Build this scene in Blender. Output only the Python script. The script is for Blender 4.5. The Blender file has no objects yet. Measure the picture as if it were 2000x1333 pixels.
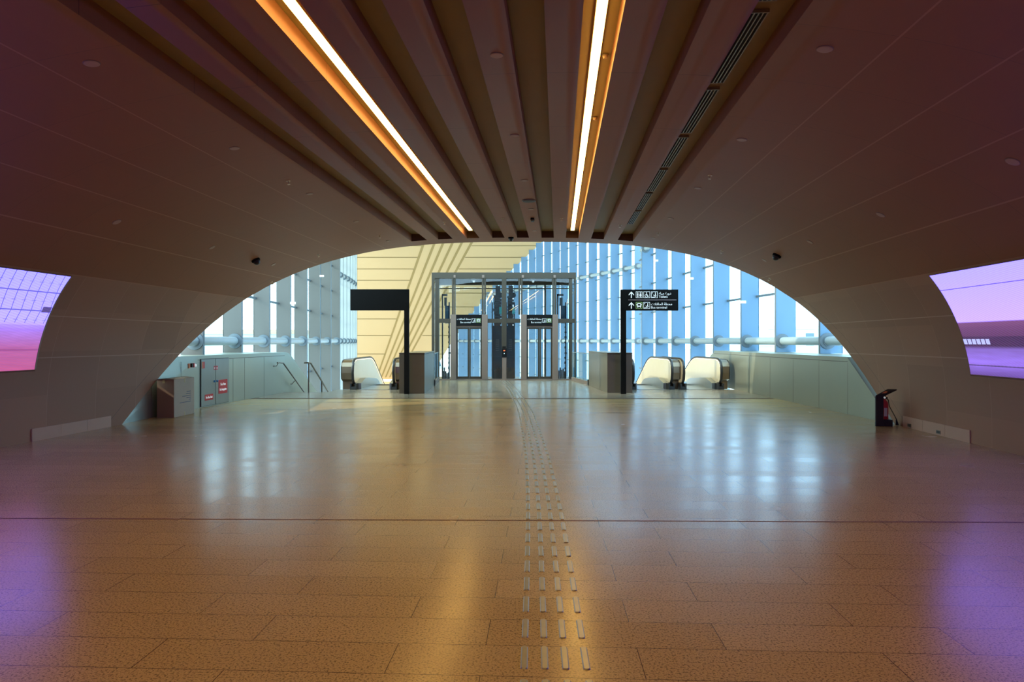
import bpy, bmesh, math, random
from mathutils import Vector, Matrix
random.seed(7)
scene = bpy.context.scene
COL = scene.collection

# ------------------------------------------------------------------ camera, sky, sun, exposure
F = 1333.0; H = 1.6                      # focal length in pixels of the 2000 px frame, eye height
cam_data = bpy.data.cameras.new('camera'); cam_data.lens = 36 * F / 2000; cam_data.sensor_width = 36
cam_data.clip_end = 2000
cam = bpy.data.objects.new('camera', cam_data); COL.objects.link(cam)
cam.location = (0, 0, H); cam.rotation_euler = (math.radians(90), 0, 0)
scene.camera = cam
scene.view_settings.view_transform = 'Standard'; scene.view_settings.look = 'None'
scene.view_settings.exposure = 0; scene.view_settings.gamma = 1; scene.view_settings.use_curve_mapping = False
world = bpy.data.worlds.new('sky'); scene.world = world; world.use_nodes = True
wn = world.node_tree; wn.nodes.clear()
wo = wn.nodes.new('ShaderNodeOutputWorld'); wb = wn.nodes.new('ShaderNodeBackground')
wt = wn.nodes.new('ShaderNodeTexCoord'); ws = wn.nodes.new('ShaderNodeSeparateXYZ')
wr = wn.nodes.new('ShaderNodeValToRGB'); wm = wn.nodes.new('ShaderNodeMapRange')
wn.links.new(wt.outputs['Generated'], ws.inputs[0]); wn.links.new(ws.outputs['X'], wm.inputs['Value'])
wm.inputs['From Min'].default_value = -1; wm.inputs['From Max'].default_value = 1
wn.links.new(wm.outputs[0], wr.inputs[0])
wr.color_ramp.elements[0].color = (0.62, 0.86, 0.92, 1)
wr.color_ramp.elements[1].color = (0.36, 0.66, 1.0, 1)
wn.links.new(wr.outputs[0], wb.inputs['Color']); wb.inputs['Strength'].default_value = 6.0
wn.links.new(wb.outputs[0], wo.inputs['Surface'])
sd = bpy.data.lights.new('sun', 'SUN'); sd.energy = 4.0; sd.angle = 0.01; sd.color = (1.0, 0.86, 0.66)
sun = bpy.data.objects.new('sun', sd); COL.objects.link(sun)
sun.rotation_euler = Vector((0.80, 0.12, -0.45)).to_track_quat('-Z', 'Y').to_euler()
STRIP_E = 23.0; SCREEN_E = 1.3
LIGHT_COL = (1.0, 0.59, 0.14)

# ------------------------------------------------------------------ frame maths
YAW = math.radians(3.86); CA, SA = math.cos(YAW), math.sin(YAW)
A, B, N, U0 = 7.4, 4.4, 2.8, -0.95                       # tunnel vault: super-ellipse section
def W(u, v, z): return Vector((u * CA + v * SA, -u * SA + v * CA, z))   # tunnel frame -> world
def P(x, y, D): return Vector(((x - 1000) / F * D, D, H + (667 - y) / F * D))
def zprof(du): return B * max(0.0, 1 - (abs(du) / A) ** N) ** (1 / N)
def vend(du, z, back=0.0): return (13.1 + 1.4 * z + (du + U0) * SA) / CA - back
def hit(x, y):
    kx = (x - 1000) / F; kz = (667 - y) / F; lo, hi = 0.5, 200.0
    for _ in range(60):
        m = (lo + hi) / 2
        if (abs(m * (kx * CA - SA) - U0) / A) ** N + (max(0, H + kz * m) / B) ** N > 1: hi = m
        else: lo = m
    du = lo * (kx * CA - SA) - U0; z = H + kz * lo
    nu = -math.copysign((abs(du) / A) ** (N - 1) / A, du); nz = -(z / B) ** (N - 1) / B
    n = (W(nu, 0, nz) - W(0, 0, 0)).normalized()
    return P(x, y, lo), n
ONES = ['', 'first', 'second', 'third', 'fourth', 'fifth', 'sixth', 'seventh', 'eighth', 'ninth', 'tenth', 'eleventh', 'twelfth',
        'thirteenth', 'fourteenth', 'fifteenth', 'sixteenth', 'seventeenth', 'eighteenth', 'nineteenth']
TENS = {2: 'twent', 3: 'thirt', 4: 'fort', 5: 'fift', 6: 'sixt', 7: 'sevent', 8: 'eight', 9: 'ninet'}
def ordinal(n):
    if n < 20: return ONES[n]
    t, o = divmod(n, 10)
    return TENS[t] + ('ieth' if o == 0 else 'y-' + ONES[o])

# ------------------------------------------------------------------ materials
def mat(name, col, rough=0.5, metal=0.0, emit=None, es=0.0, var=0.06, scale=3.0, bump=0.0, spec=0.5, coords='Object'):
    m = bpy.data.materials.new(name); m.use_nodes = True
    nt = m.node_tree; b = nt.nodes['Principled BSDF']
    b.inputs['Roughness'].default_value = rough; b.inputs['Metallic'].default_value = metal
    b.inputs['Specular IOR Level'].default_value = spec
    tc = nt.nodes.new('ShaderNodeTexCoord'); nz = nt.nodes.new('ShaderNodeTexNoise')
    nz.inputs['Scale'].default_value = scale; nz.inputs['Detail'].default_value = 4
    nt.links.new(tc.outputs[coords], nz.inputs['Vector'])
    mx = nt.nodes.new('ShaderNodeMix'); mx.data_type = 'RGBA'
    mx.inputs[6].default_value = tuple(c * (1 - var) for c in col) + (1,)
    mx.inputs[7].default_value = tuple(min(1, c * (1 + var)) for c in col) + (1,)
    nt.links.new(nz.outputs['Fac'], mx.inputs[0]); nt.links.new(mx.outputs[2], b.inputs['Base Color'])
    if bump:
        bp = nt.nodes.new('ShaderNodeBump'); bp.inputs['Strength'].default_value = bump; bp.inputs['Distance'].default_value = 0.01
        nt.links.new(nz.outputs['Fac'], bp.inputs['Height']); nt.links.new(bp.outputs[0], b.inputs['Normal'])
    if emit:
        b.inputs['Emission Color'].default_value = tuple(emit) + (1,); b.inputs['Emission Strength'].default_value = es
    return m
def glass_mat(name, tint, ior=1.45):
    m = bpy.data.materials.new(name); m.use_nodes = True; nt = m.node_tree; nt.nodes.clear()
    o = nt.nodes.new('ShaderNodeOutputMaterial'); mx = nt.nodes.new('ShaderNodeMixShader')
    t = nt.nodes.new('ShaderNodeBsdfTransparent'); g = nt.nodes.new('ShaderNodeBsdfGlossy')
    nz = nt.nodes.new('ShaderNodeTexNoise'); nz.inputs['Scale'].default_value = 0.5
    bp = nt.nodes.new('ShaderNodeBump'); bp.inputs['Strength'].default_value = 0.02
    nt.links.new(nz.outputs['Fac'], bp.inputs['Height']); nt.links.new(bp.outputs[0], g.inputs['Normal'])
    t.inputs['Color'].default_value = tuple(tint) + (1,); g.inputs['Roughness'].default_value = 0.01
    ge = nt.nodes.new('ShaderNodeNewGeometry'); dt = nt.nodes.new('ShaderNodeVectorMath'); dt.operation = 'DOT_PRODUCT'
    nt.links.new(ge.outputs['Incoming'], dt.inputs[0]); nt.links.new(ge.outputs['Normal'], dt.inputs[1])
    c1 = nd(nt, 'SUBTRACT', 1.0, nd(nt, 'ABSOLUTE', dt.outputs['Value']))
    fac = nd(nt, 'ADD', nd(nt, 'MULTIPLY', nd(nt, 'POWER', c1, 5.0), 0.6), 0.04)
    nt.links.new(fac, mx.inputs[0]); nt.links.new(t.outputs[0], mx.inputs[1]); nt.links.new(g.outputs[0], mx.inputs[2])
    nt.links.new(mx.outputs[0], o.inputs['Surface'])
    return m
def nd(nt, op, a, b=None, c=None):
    n = nt.nodes.new('ShaderNodeMath'); n.operation = op
    for i, v in enumerate((a, b, c)):
        if v is None: continue
        if isinstance(v, (int, float)): n.inputs[i].default_value = v
        else: nt.links.new(v, n.inputs[i])
    return n.outputs[0]
def mixc(nt, fac, a, b):
    n = nt.nodes.new('ShaderNodeMix'); n.data_type = 'RGBA'
    if isinstance(fac, (int, float)): n.inputs[0].default_value = fac
    else: nt.links.new(fac, n.inputs[0])
    for i, v in ((6, a), (7, b)):
        if isinstance(v, tuple): n.inputs[i].default_value = v + (1,)
        else: nt.links.new(v, n.inputs[i])
    return n.outputs[2]

# vault panels: painted metal sheets, UV = (metres along the tunnel, metres along the section)
def vault_mat(name, col, period, seam_col, vary=0.02):
    m = bpy.data.materials.new(name); m.use_nodes = True; nt = m.node_tree; b = nt.nodes['Principled BSDF']
    b.inputs['Roughness'].default_value = 0.55; b.inputs['Specular IOR Level'].default_value = 0.35
    uv = nt.nodes.new('ShaderNodeUVMap'); sp = nt.nodes.new('ShaderNodeSeparateXYZ'); nt.links.new(uv.outputs[0], sp.inputs[0])
    row = nd(nt, 'FLOOR', nd(nt, 'DIVIDE', sp.outputs[1], 0.72))
    off = nd(nt, 'MULTIPLY', nd(nt, 'MODULO', row, 2), 0.0)
    q = nd(nt, 'DIVIDE', nd(nt, 'ADD', sp.outputs[0], off), period)
    fr = nd(nt, 'FRACT', nd(nt, 'ADD', q, 50.0))
    seam = nd(nt, 'LESS_THAN', fr, 0.007 / period)
    cell = nd(nt, 'ADD', nd(nt, 'FLOOR', nd(nt, 'ADD', q, 50.0)), nd(nt, 'MULTIPLY', row, 17.3))
    wn_ = nt.nodes.new('ShaderNodeTexWhiteNoise'); wn_.noise_dimensions = '1D'; nt.links.new(cell, wn_.inputs['W'])
    nz = nt.nodes.new('ShaderNodeTexNoise'); nz.inputs['Scale'].default_value = 90; nz.inputs['Detail'].default_value = 2
    tc = nt.nodes.new('ShaderNodeTexCoord'); nt.links.new(tc.outputs['Object'], nz.inputs['Vector'])
    c = mixc(nt, wn_.outputs['Value'], tuple(x * (1 - vary) for x in col), tuple(x * (1 + vary) for x in col))
    c = mixc(nt, seam, c, seam_col)
    nt.links.new(c, b.inputs['Base Color'])
    bp = nt.nodes.new('ShaderNodeBump'); bp.inputs['Strength'].default_value = 0.05; bp.inputs['Distance'].default_value = 0.004
    nt.links.new(nz.outputs['Fac'], bp.inputs['Height']); nt.links.new(bp.outputs[0], b.inputs['Normal'])
    return m
M = {}
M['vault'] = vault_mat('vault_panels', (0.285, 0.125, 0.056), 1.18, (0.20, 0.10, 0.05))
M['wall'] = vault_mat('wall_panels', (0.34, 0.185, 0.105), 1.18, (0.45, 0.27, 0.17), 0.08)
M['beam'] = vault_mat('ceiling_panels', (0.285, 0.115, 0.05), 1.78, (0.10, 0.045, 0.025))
M['seam'] = mat('seam_line', (0.40, 0.21, 0.11), 0.6)
M['wseam'] = mat('wall_seam_line', (0.50, 0.32, 0.21), 0.5)
M['dark_seam'] = mat('shadow_gap', (0.10, 0.08, 0.065), 0.7)
M['groove'] = mat('groove_olive_paint', (0.26, 0.18, 0.065), 0.6)
M['lip'] = mat('arch_lip', (0.30, 0.22, 0.15), 0.45)
M['shell'] = mat('outer_shell', (0.55, 0.5, 0.42), 0.7)
M['base'] = mat('baseboard_metal', (0.52, 0.34, 0.23), 0.5)

def floor_mat(name, rot, col):
    m = bpy.data.materials.new(name); m.use_nodes = True; nt = m.node_tree; b = nt.nodes['Principled BSDF']
    tc = nt.nodes.new('ShaderNodeTexCoord'); mp = nt.nodes.new('ShaderNodeMapping'); mp.inputs['Rotation'].default_value = (0, 0, rot)
    mp.inputs['Location'].default_value = (0.3, 0.05, 0)
    nt.links.new(tc.outputs['Object'], mp.inputs[0])
    br = nt.nodes.new('ShaderNodeTexBrick'); nt.links.new(mp.outputs[0], br.inputs['Vector'])
    br.inputs['Scale'].default_value = 1; br.inputs['Brick Width'].default_value = 1.25; br.inputs['Row Height'].default_value = 0.33
    br.inputs['Mortar Size'].default_value = 0.0022; br.inputs['Mortar Smooth'].default_value = 0.2; br.offset = 0.37; br.offset_frequency = 2
    br.inputs['Color1'].default_value = (0, 0, 0, 1); br.inputs['Color2'].default_value = (1, 1, 1, 1); br.inputs['Mortar'].default_value = (.5, .5, .5, 1)
    n1 = nt.nodes.new('ShaderNodeTexNoise'); n1.inputs['Scale'].default_value = 80; n1.inputs['Detail'].default_value = 3; n1.inputs['Roughness'].default_value = 0.6
    n2 = nt.nodes.new('ShaderNodeTexNoise'); n2.inputs['Scale'].default_value = 1.1; n2.inputs['Detail'].default_value = 3
    n3 = nt.nodes.new('ShaderNodeTexNoise'); n3.inputs['Scale'].default_value = 190; n3.inputs['Detail'].default_value = 2
    for n in (n1, n2, n3): nt.links.new(tc.outputs['Object'], n.inputs['Vector'])
    sp = nt.nodes.new('ShaderNodeMapRange'); sp.inputs['From Min'].default_value = 0.36; sp.inputs['From Max'].default_value = 0.50
    nt.links.new(n1.outputs['Fac'], sp.inputs['Value'])
    s2 = nt.nodes.new('ShaderNodeMapRange'); s2.inputs['From Min'].default_value = 0.35; s2.inputs['From Max'].default_value = 0.65
    nt.links.new(n3.outputs['Fac'], s2.inputs['Value'])
    c = mixc(nt, br.outputs['Color'], tuple(x * 0.90 for x in col), tuple(x * 1.08 for x in col))
    g = mixc(nt, s2.outputs[0], tuple(x * 0.6 for x in col), tuple(min(1, x * 1.35) for x in col))
    c = mixc(nt, 0.6, c, g)
    c = mixc(nt, sp.outputs[0], tuple(x * 0.30 for x in col), c)
    c = mixc(nt, nd(nt, 'MULTIPLY', n2.outputs['Fac'], 0.25), c, tuple(x * 0.8 for x in col))
    c = mixc(nt, br.outputs['Fac'], c, (0.07, 0.045, 0.03))
    nt.links.new(c, b.inputs['Base Color'])
    # every slab is polished a little differently
    r = nd(nt, 'ADD', nd(nt, 'MULTIPLY', br.outputs['Color'], 0.05), nd(nt, 'MULTIPLY', n2.outputs['Fac'], 0.10))
    nt.links.new(nd(nt, 'ADD', r, 0.16), b.inputs['Roughness'])
    b.inputs['Specular IOR Level'].default_value = 0.5
    bp = nt.nodes.new('ShaderNodeBump'); bp.inputs['Strength'].default_value = 0.02; bp.inputs['Distance'].default_value = 0.001
    nt.links.new(n3.outputs['Fac'], bp.inputs['Height']); nt.links.new(bp.outputs[0], b.inputs['Normal'])
    return m
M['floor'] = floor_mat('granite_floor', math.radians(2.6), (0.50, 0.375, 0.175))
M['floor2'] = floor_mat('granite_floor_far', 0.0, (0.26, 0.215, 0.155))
M['joint'] = mat('expansion_joint', (0.07, 0.04, 0.03), 0.8, spec=0.1)
M['joint2'] = mat('brown_sealant_joint', (0.17, 0.07, 0.04), 0.6)
M['parapet'] = mat('satin_parapet_panels', (0.42, 0.47, 0.40), 0.34, 0.5, var=0.05, scale=0.8)
M['parapet_r'] = mat('satin_parapet_panels_warm', (0.34, 0.34, 0.26), 0.34, 0.6, var=0.05, scale=0.8)
M['halfwall'] = mat('satin_half_wall', (0.15, 0.13, 0.09), 0.3, 0.5)
M['steel'] = mat('brushed_steel', (0.45, 0.47, 0.46), 0.3, 0.9)
M['door_steel'] = mat('cabinet_door_steel', (0.30, 0.33, 0.32), 0.35, 0.8)
M['rail'] = mat('dark_stainless_rail', (0.22, 0.2, 0.17), 0.3, 0.9)
M['stud'] = mat('stainless_tactile', (0.36, 0.34, 0.32), 0.33, 1.0, var=0.15, scale=12)
M['fin_r'] = mat('skylight_blue_fin', (0.14, 0.24, 0.35), 0.5, var=0.04, scale=0.7)  # blue of the skylight on plain grey fins, put into the base colour
M['fin_l'] = mat('grey_fin', (0.125, 0.11, 0.095), 0.5, var=0.04, scale=0.7)
M['fin_w'] = mat('glare_white_fin', (0.42, 0.42, 0.40), 0.4, var=0.03)  # paler copy of the fin paint, with the window glare in its colour
M['tube'] = mat('pale_blue_tube', (0.34, 0.40, 0.42), 0.35)
M['frame'] = mat('window_transom', (0.12, 0.15, 0.17), 0.5)
M['glass'] = glass_mat('facade_glass', (0.92, 0.98, 0.98))
M['liftglass'] = glass_mat('elevator_glass', (0.965, 0.985, 0.985), 1.5)
M['bal_glass'] = glass_mat('balustrade_glass', (0.88, 0.97, 0.96), 1.5)
M['cream'] = mat('cream_cladding', (0.60, 0.39, 0.185), 0.65, var=0.03, scale=0.1)
M['cream_rib'] = mat('cream_recessed_slot', (0.32, 0.20, 0.06), 0.7)
M['cream_seam'] = mat('cream_seam', (0.25, 0.16, 0.05), 0.7)
M['bronze'] = mat('bronze_steel', (0.28, 0.21, 0.14), 0.3, 0.9)
M['taupe'] = mat('taupe_jamb', (0.21, 0.15, 0.115), 0.45, 0.5)
M['liftframe'] = mat('elevator_frame_paint', (0.062, 0.05, 0.034), 0.45, 0.6)
M['machine'] = mat('black_machinery', (0.03, 0.035, 0.04), 0.4, 0.5, var=0.4, scale=9)
M['mast'] = mat('blue_black_mast', (0.02, 0.05, 0.075), 0.25, 0.3, var=0.3)
M['teal'] = mat('teal_box', (0.02, 0.2, 0.2), 0.5)
M['black'] = mat('black_sign', (0.004, 0.004, 0.004), 0.8, spec=0.15)
M['rubber'] = mat('black_rubber', (0.02, 0.018, 0.016), 0.35)
M['white'] = mat('white_print', (0.85, 0.9, 0.9), 0.5, emit=(0.8, 0.9, 0.92), es=0.35)
M['grey_print'] = mat('dim_print', (0.75, 0.75, 0.72), 0.5)
M['green'] = mat('green_print', (0.35, 0.55, 0.2), 0.5, emit=(0.4, 0.65, 0.25), es=0.2)
M['pinkline'] = mat('pale_divider', (0.42, 0.32, 0.33), 0.5)
M['red'] = mat('fire_red', (0.55, 0.03, 0.035), 0.45)
M['orange'] = mat('orange_print', (0.75, 0.25, 0.1), 0.5)
M['blue'] = mat('blue_lock', (0.05, 0.2, 0.45), 0.4)
M['cardboard'] = mat('cardboard', (0.42, 0.36, 0.27), 0.8, var=0.08, scale=2, bump=0.1)
M['cardboard_d'] = mat('cardboard_shaded', (0.3, 0.2, 0.13), 0.85)
M['tape'] = mat('packing_tape', (0.5, 0.42, 0.2), 0.3)
M['ink'] = mat('faded_ink', (0.16, 0.2, 0.24), 0.8)
M['strip'] = mat('led_diffuser', (0.9, 0.8, 0.6), 0.5, emit=LIGHT_COL, es=STRIP_E)
M['strip_body'] = mat('led_body', (0.4, 0.3, 0.2), 0.5)
M['glow'] = mat('warm_cove_led', (0.9, 0.7, 0.4), 0.5, emit=(1.0, 0.55, 0.2), es=2.5)
M['led'] = mat('handrail_led', (1, 0.95, 0.8), 0.5, emit=(1.0, 0.86, 0.6), es=1.3)
M['esc_panel'] = mat('backlit_balustrade', (0.42, 0.37, 0.24), 0.2, emit=(1.0, 0.84, 0.5), es=0.22)
M['disc'] = mat('ceiling_disc', (0.42, 0.28, 0.18), 0.5)
M['disc_rim'] = mat('ceiling_disc_rim', (0.2, 0.15, 0.12), 0.5)
M['brass'] = mat('sprinkler_brass', (0.75, 0.62, 0.42), 0.3, 0.8)
M['slot'] = mat('vent_black', (0.004, 0.004, 0.004), 0.9)
M['grille'] = mat('vent_frame', (0.32, 0.28, 0.22), 0.4, 0.5)
M['ground'] = mat('pale_ground', (0.55, 0.52, 0.45), 0.9, var=0.15, scale=0.05)
M['lower'] = mat('lower_concourse', (0.55, 0.5, 0.42), 0.3)
M['bld'] = mat('pale_building', (0.62, 0.66, 0.68), 0.8)
M['bld_tan'] = mat('tan_parapet', (0.62, 0.42, 0.28), 0.8)
M['bld_win'] = mat('building_window', (0.12, 0.17, 0.2), 0.3)
M['hill'] = mat('hazy_hills', (0.36, 0.44, 0.5), 0.95)
M['red_led'] = mat('red_indicator', (0.8, 0.1, 0.02), 0.5, emit=(1.0, 0.12, 0.02), es=1.5)
M['dim'] = mat('charcoal_steel', (0.03, 0.032, 0.032), 0.5, 0.2)

# LED screens: the glow is the screen's own picture, UV = (metres along, 0..1 up)
def screen_mat(name, stops, kind):
    m = bpy.data.materials.new(name); m.use_nodes = True; nt = m.node_tree; b = nt.nodes['Principled BSDF']
    uv = nt.nodes.new('ShaderNodeUVMap'); sp = nt.nodes.new('ShaderNodeSeparateXYZ'); nt.links.new(uv.outputs[0], sp.inputs[0])
    U, V = sp.outputs[0], sp.outputs[1]
    cr = nt.nodes.new('ShaderNodeValToRGB'); nt.links.new(V, cr.inputs[0])
    e = cr.color_ramp.elements; e[0].position, e[0].color = stops[0][0], stops[0][1] + (1,)
    e[1].position, e[1].color = stops[-1][0], stops[-1][1] + (1,)
    for p, c in stops[1:-1]: n = e.new(p); n.color = c + (1,)
    c = cr.outputs[0]
    nz = nt.nodes.new('ShaderNodeTexNoise'); nz.inputs['Scale'].default_value = 4; nz.inputs['Detail'].default_value = 5
    mp = nt.nodes.new('ShaderNodeMapping'); mp.inputs['Scale'].default_value = (0.5, 9, 1)
    nt.links.new(uv.outputs[0], mp.inputs[0]); nt.links.new(mp.outputs[0], nz.inputs['Vector'])
    low = nd(nt, 'LESS_THAN', V, 0.45)
    c = mixc(nt, nd(nt, 'MULTIPLY', nd(nt, 'MULTIPLY', low, nz.outputs['Fac']), 0.55), c, (0.10, 0.03, 0.12))
    def line(val, centre, half):
        return nd(nt, 'LESS_THAN', nd(nt, 'ABSOLUTE', nd(nt, 'SUBTRACT', val, centre)), half)
    if kind == 'left':
        up = nd(nt, 'GREATER_THAN', V, 0.47)
        skew = nd(nt, 'ADD', U, nd(nt, 'MULTIPLY', nd(nt, 'ABSOLUTE', nd(nt, 'SUBTRACT', V, 0.6)), 0.25))
        l1 = nd(nt, 'LESS_THAN', nd(nt, 'FRACT', nd(nt, 'ADD', nd(nt, 'DIVIDE', skew, 0.19), 40.2)), 0.07)
        l2 = nd(nt, 'ADD', line(V, 0.60, 0.006), line(V, 0.80, 0.006))
        l3 = nd(nt, 'MULTIPLY', nd(nt, 'LESS_THAN', nd(nt, 'FRACT', nd(nt, 'DIVIDE', V, 0.10)), 0.06),
                nd(nt, 'GREATER_THAN', nd(nt, 'FRACT', nd(nt, 'DIVIDE', skew, 0.19)), 0.55))
        l3 = nd(nt, 'MULTIPLY', l3, 0.6)
        L = nd(nt, 'MINIMUM', nd(nt, 'MULTIPLY', nd(nt, 'ADD', nd(nt, 'ADD', l1, l2), l3), up), 0.85)
        c = mixc(nt, L, c, (0.05, 0.06, 0.22))
        dk = nd(nt, 'MULTIPLY', line(U, 10.15, 0.09), line(V, 0.615, 0.03))
        c = mixc(nt, dk, c, (0.06, 0.05, 0.2))
        c = mixc(nt, nd(nt, 'MULTIPLY', line(V, 0.2, 0.01), 0.5), c, (0.2, 0.02, 0.15))
    else:
        c = mixc(nt, nd(nt, 'MULTIPLY', line(V, 0.83, 0.004), 0.8), c, (0.05, 0.03, 0.15))
        win = nd(nt, 'MULTIPLY', nd(nt, 'GREATER_THAN', nd(nt, 'FRACT', nd(nt, 'DIVIDE', nd(nt, 'ADD', U, 0.2), 1.6)), 0.6), line(V, 0.31, 0.025))
        mul = nd(nt, 'GREATER_THAN', nd(nt, 'FRACT', nd(nt, 'DIVIDE', U, 0.11)), 0.2)
        c = mixc(nt, nd(nt, 'MULTIPLY', win, mul), c, (0.45, 0.5, 1.0))
        c = mixc(nt, nd(nt, 'MULTIPLY', line(V, 0.09, 0.005), 0.8), c, (0.02, 0.01, 0.05))
    # pixel-pitch ripple of the diode rows
    rip = nd(nt, 'SINE', nd(nt, 'MULTIPLY', nd(nt, 'ADD', nd(nt, 'MULTIPLY', V, 1.0), nd(nt, 'MULTIPLY', nd(nt, 'POWER', nd(nt, 'ADD', U, 2.0), 2.0), 0.006 if kind == 'left' else -0.012)), 260.0))
    c = mixc(nt, nd(nt, 'MULTIPLY', nd(nt, 'ADD', rip, 1.0), 0.11), c, (0.25, 0.08, 0.45))
    nt.links.new(c, b.inputs['Emission Color']); b.inputs['Emission Strength'].default_value = SCREEN_E
    b.inputs['Base Color'].default_value = (0.02, 0.02, 0.02, 1); b.inputs['Roughness'].default_value = 0.4
    return m
M['screen_l'] = screen_mat('led_picture_left', [(0.0, (0.58, 0.09, 0.24)), (0.22, (0.52, 0.12, 0.36)), (0.38, (0.46, 0.23, 0.9)), (0.5, (0.46, 0.40, 2.6)), (1.0, (0.40, 0.39, 2.8))], 'left')
M['screen_r'] = screen_mat('led_picture_right', [(0.0, (0.10, 0.05, 0.3)), (0.12, (0.34, 0.20, 1.0)), (0.24, (0.22, 0.14, 0.6)), (0.27, (0.01, 0.005, 0.02)),
                  (0.355, (0.01, 0.005, 0.02)), (0.36, (0.09, 0.03, 0.08)), (0.49, (0.17, 0.06, 0.16)), (0.50, (0.58, 0.41, 2.6)), (1.0, (0.44, 0.39, 2.8))], 'right')

# ------------------------------------------------------------------ mesh helpers
class MB:
    def __init__(s): s.v = []; s.f = []; s.mi = []; s.uv = []; s.cur = 0
    def face(s, pts, uvs=None):
        b = len(s.v); s.v += [tuple(p) for p in pts]; s.f.append(tuple(range(b, b + len(pts)))); s.mi.append(s.cur)
        s.uv.append(uvs if uvs else [(0, 0)] * len(pts)); return s
    def mesh(s, verts, faces):
        b = len(s.v); s.v += [tuple(p) for p in verts]
        for f in faces: s.f.append(tuple(b + i for i in f)); s.mi.append(s.cur); s.uv.append([(0, 0)] * len(f))
        return s
    def box(s, x0, x1, y0, y1, z0, z1):
        v = [(x, y, z) for z in (z0, z1) for y in (y0, y1) for x in (x0, x1)]
        return s.mesh(v, [(0, 2, 3, 1), (4, 5, 7, 6), (0, 1, 5, 4), (2, 6, 7, 3), (0, 4, 6, 2), (1, 3, 7, 5)])
    def prism(s, poly, z0, z1):                    # plan polygon (ccw) extruded upward
        n = len(poly); v = [(p[0], p[1], z0) for p in poly] + [(p[0], p[1], z1) for p in poly]
        f = [tuple(range(n - 1, -1, -1)), tuple(range(n, 2 * n))] + [(i, (i + 1) % n, n + (i + 1) % n, n + i) for i in range(n)]
        return s.mesh(v, f)
    def slab(s, poly, x0, x1):                     # (y,z) outline extruded in x
        n = len(poly); v = [(x0, p[0], p[1]) for p in poly] + [(x1, p[0], p[1]) for p in poly]
        f = [tuple(range(n)), tuple(range(2 * n - 1, n - 1, -1))] + [(i, n + i, n + (i + 1) % n, (i + 1) % n) for i in range(n)]
        return s.mesh(v, f)
    def plate(s, poly, y0, y1):                    # (x,z) outline extruded in y
        n = len(poly); v = [(p[0], y0, p[1]) for p in poly] + [(p[0], y1, p[1]) for p in poly]
        f = [tuple(range(n)), tuple(range(2 * n - 1, n - 1, -1))] + [(i, n + i, n + (i + 1) % n, (i + 1) % n) for i in range(n)]
        return s.mesh(v, f)
    def tube(s, pts, r, n=12, rx=None, cap=True):
        pts = [Vector(p) for p in pts]; rings = []
        for i, p in enumerate(pts):
            t = (pts[min(i + 1, len(pts) - 1)] - pts[max(i - 1, 0)]).normalized()
            a = Vector((0, 0, 1)) if abs(t.z) < 0.9 else Vector((1, 0, 0))
            if rx is not None: a = Vector((1, 0, 0))
            e1 = t.cross(a).normalized(); e2 = t.cross(e1).normalized()
            rr = rx if rx is not None else r
            rings.append([p + e1 * r * math.cos(2 * math.pi * k / n) + e2 * rr * math.sin(2 * math.pi * k / n) for k in range(n)])
        v = [q for g in rings for q in g]; f = []
        for i in range(len(rings) - 1):
            for k in range(n): f.append((i * n + k, i * n + (k + 1) % n, (i + 1) * n + (k + 1) % n, (i + 1) * n + k))
        if cap: f.append(tuple(range(n - 1, -1, -1))); f.append(tuple((len(rings) - 1) * n + k for k in range(n)))
        return s.mesh(v, f)
    def lathe(s, prof, n=20, origin=(0, 0, 0), axis=(0, 0, 1)):   # prof of (r, h) along axis
        ax = Vector(axis).normalized(); a = Vector((1, 0, 0)) if abs(ax.x) < 0.9 else Vector((0, 1, 0))
        e1 = ax.cross(a).normalized(); e2 = ax.cross(e1); o = Vector(origin); v = []; f = []
        for r, h in prof:
            for k in range(n): v.append(o + ax * h + (e1 * math.cos(2 * math.pi * k / n) + e2 * math.sin(2 * math.pi * k / n)) * r)
        for i in range(len(prof) - 1):
            for k in range(n): f.append((i * n + k, i * n + (k + 1) % n, (i + 1) * n + (k + 1) % n, (i + 1) * n + k))
        f.append(tuple(range(n - 1, -1, -1))); f.append(tuple((len(prof) - 1) * n + k for k in range(n)))
        return s.mesh(v, f)
    def build(s, name, mats, parent=None, smooth=False, bevel=0.0, merge=False, fix=True):
        me = bpy.data.meshes.new(name); me.from_pydata(s.v, [], s.f)
        if not isinstance(mats, (list, tuple)): mats = [mats]
        for m in mats: me.materials.append(m)
        ul = me.uv_layers.new(name='UVMap'); k = 0
        for p, mi, uv in zip(me.polygons, s.mi, s.uv):
            p.material_index = min(mi, len(mats) - 1)
            for q in uv: ul.data[k].uv = q; k += 1
        if merge or fix:
            bm = bmesh.new(); bm.from_mesh(me)
            if merge: bmesh.ops.remove_doubles(bm, verts=bm.verts, dist=1e-4)
            if fix: bmesh.ops.recalc_face_normals(bm, faces=bm.faces)
            bm.to_mesh(me); bm.free()
        if smooth:
            me.polygons.foreach_set('use_smooth', [True] * len(me.polygons)); me.set_sharp_from_angle(angle=math.radians(35))
        o = bpy.data.objects.new(name, me); COL.objects.link(o)
        if bevel:
            b = o.modifiers.new('bevel', 'BEVEL'); b.width = bevel; b.segments = 2; b.limit_method = 'ANGLE'
        if parent: o.parent = parent
        return o
def tag(o, label, cat, group=None, kind=None):
    o['label'] = label; o['category'] = cat
    if group: o['group'] = group
    if kind: o['kind'] = kind
    return o
def thing(name, label, cat, loc=(0, 0, 0), rz=0.0, group=None):
    o = bpy.data.objects.new(name, None); COL.objects.link(o); o.location = loc; o.rotation_euler = (0, 0, rz); o.empty_display_size = 0.1
    return tag(o, label, cat, group)
def struct(o): o['kind'] = 'structure'; return o
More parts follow.
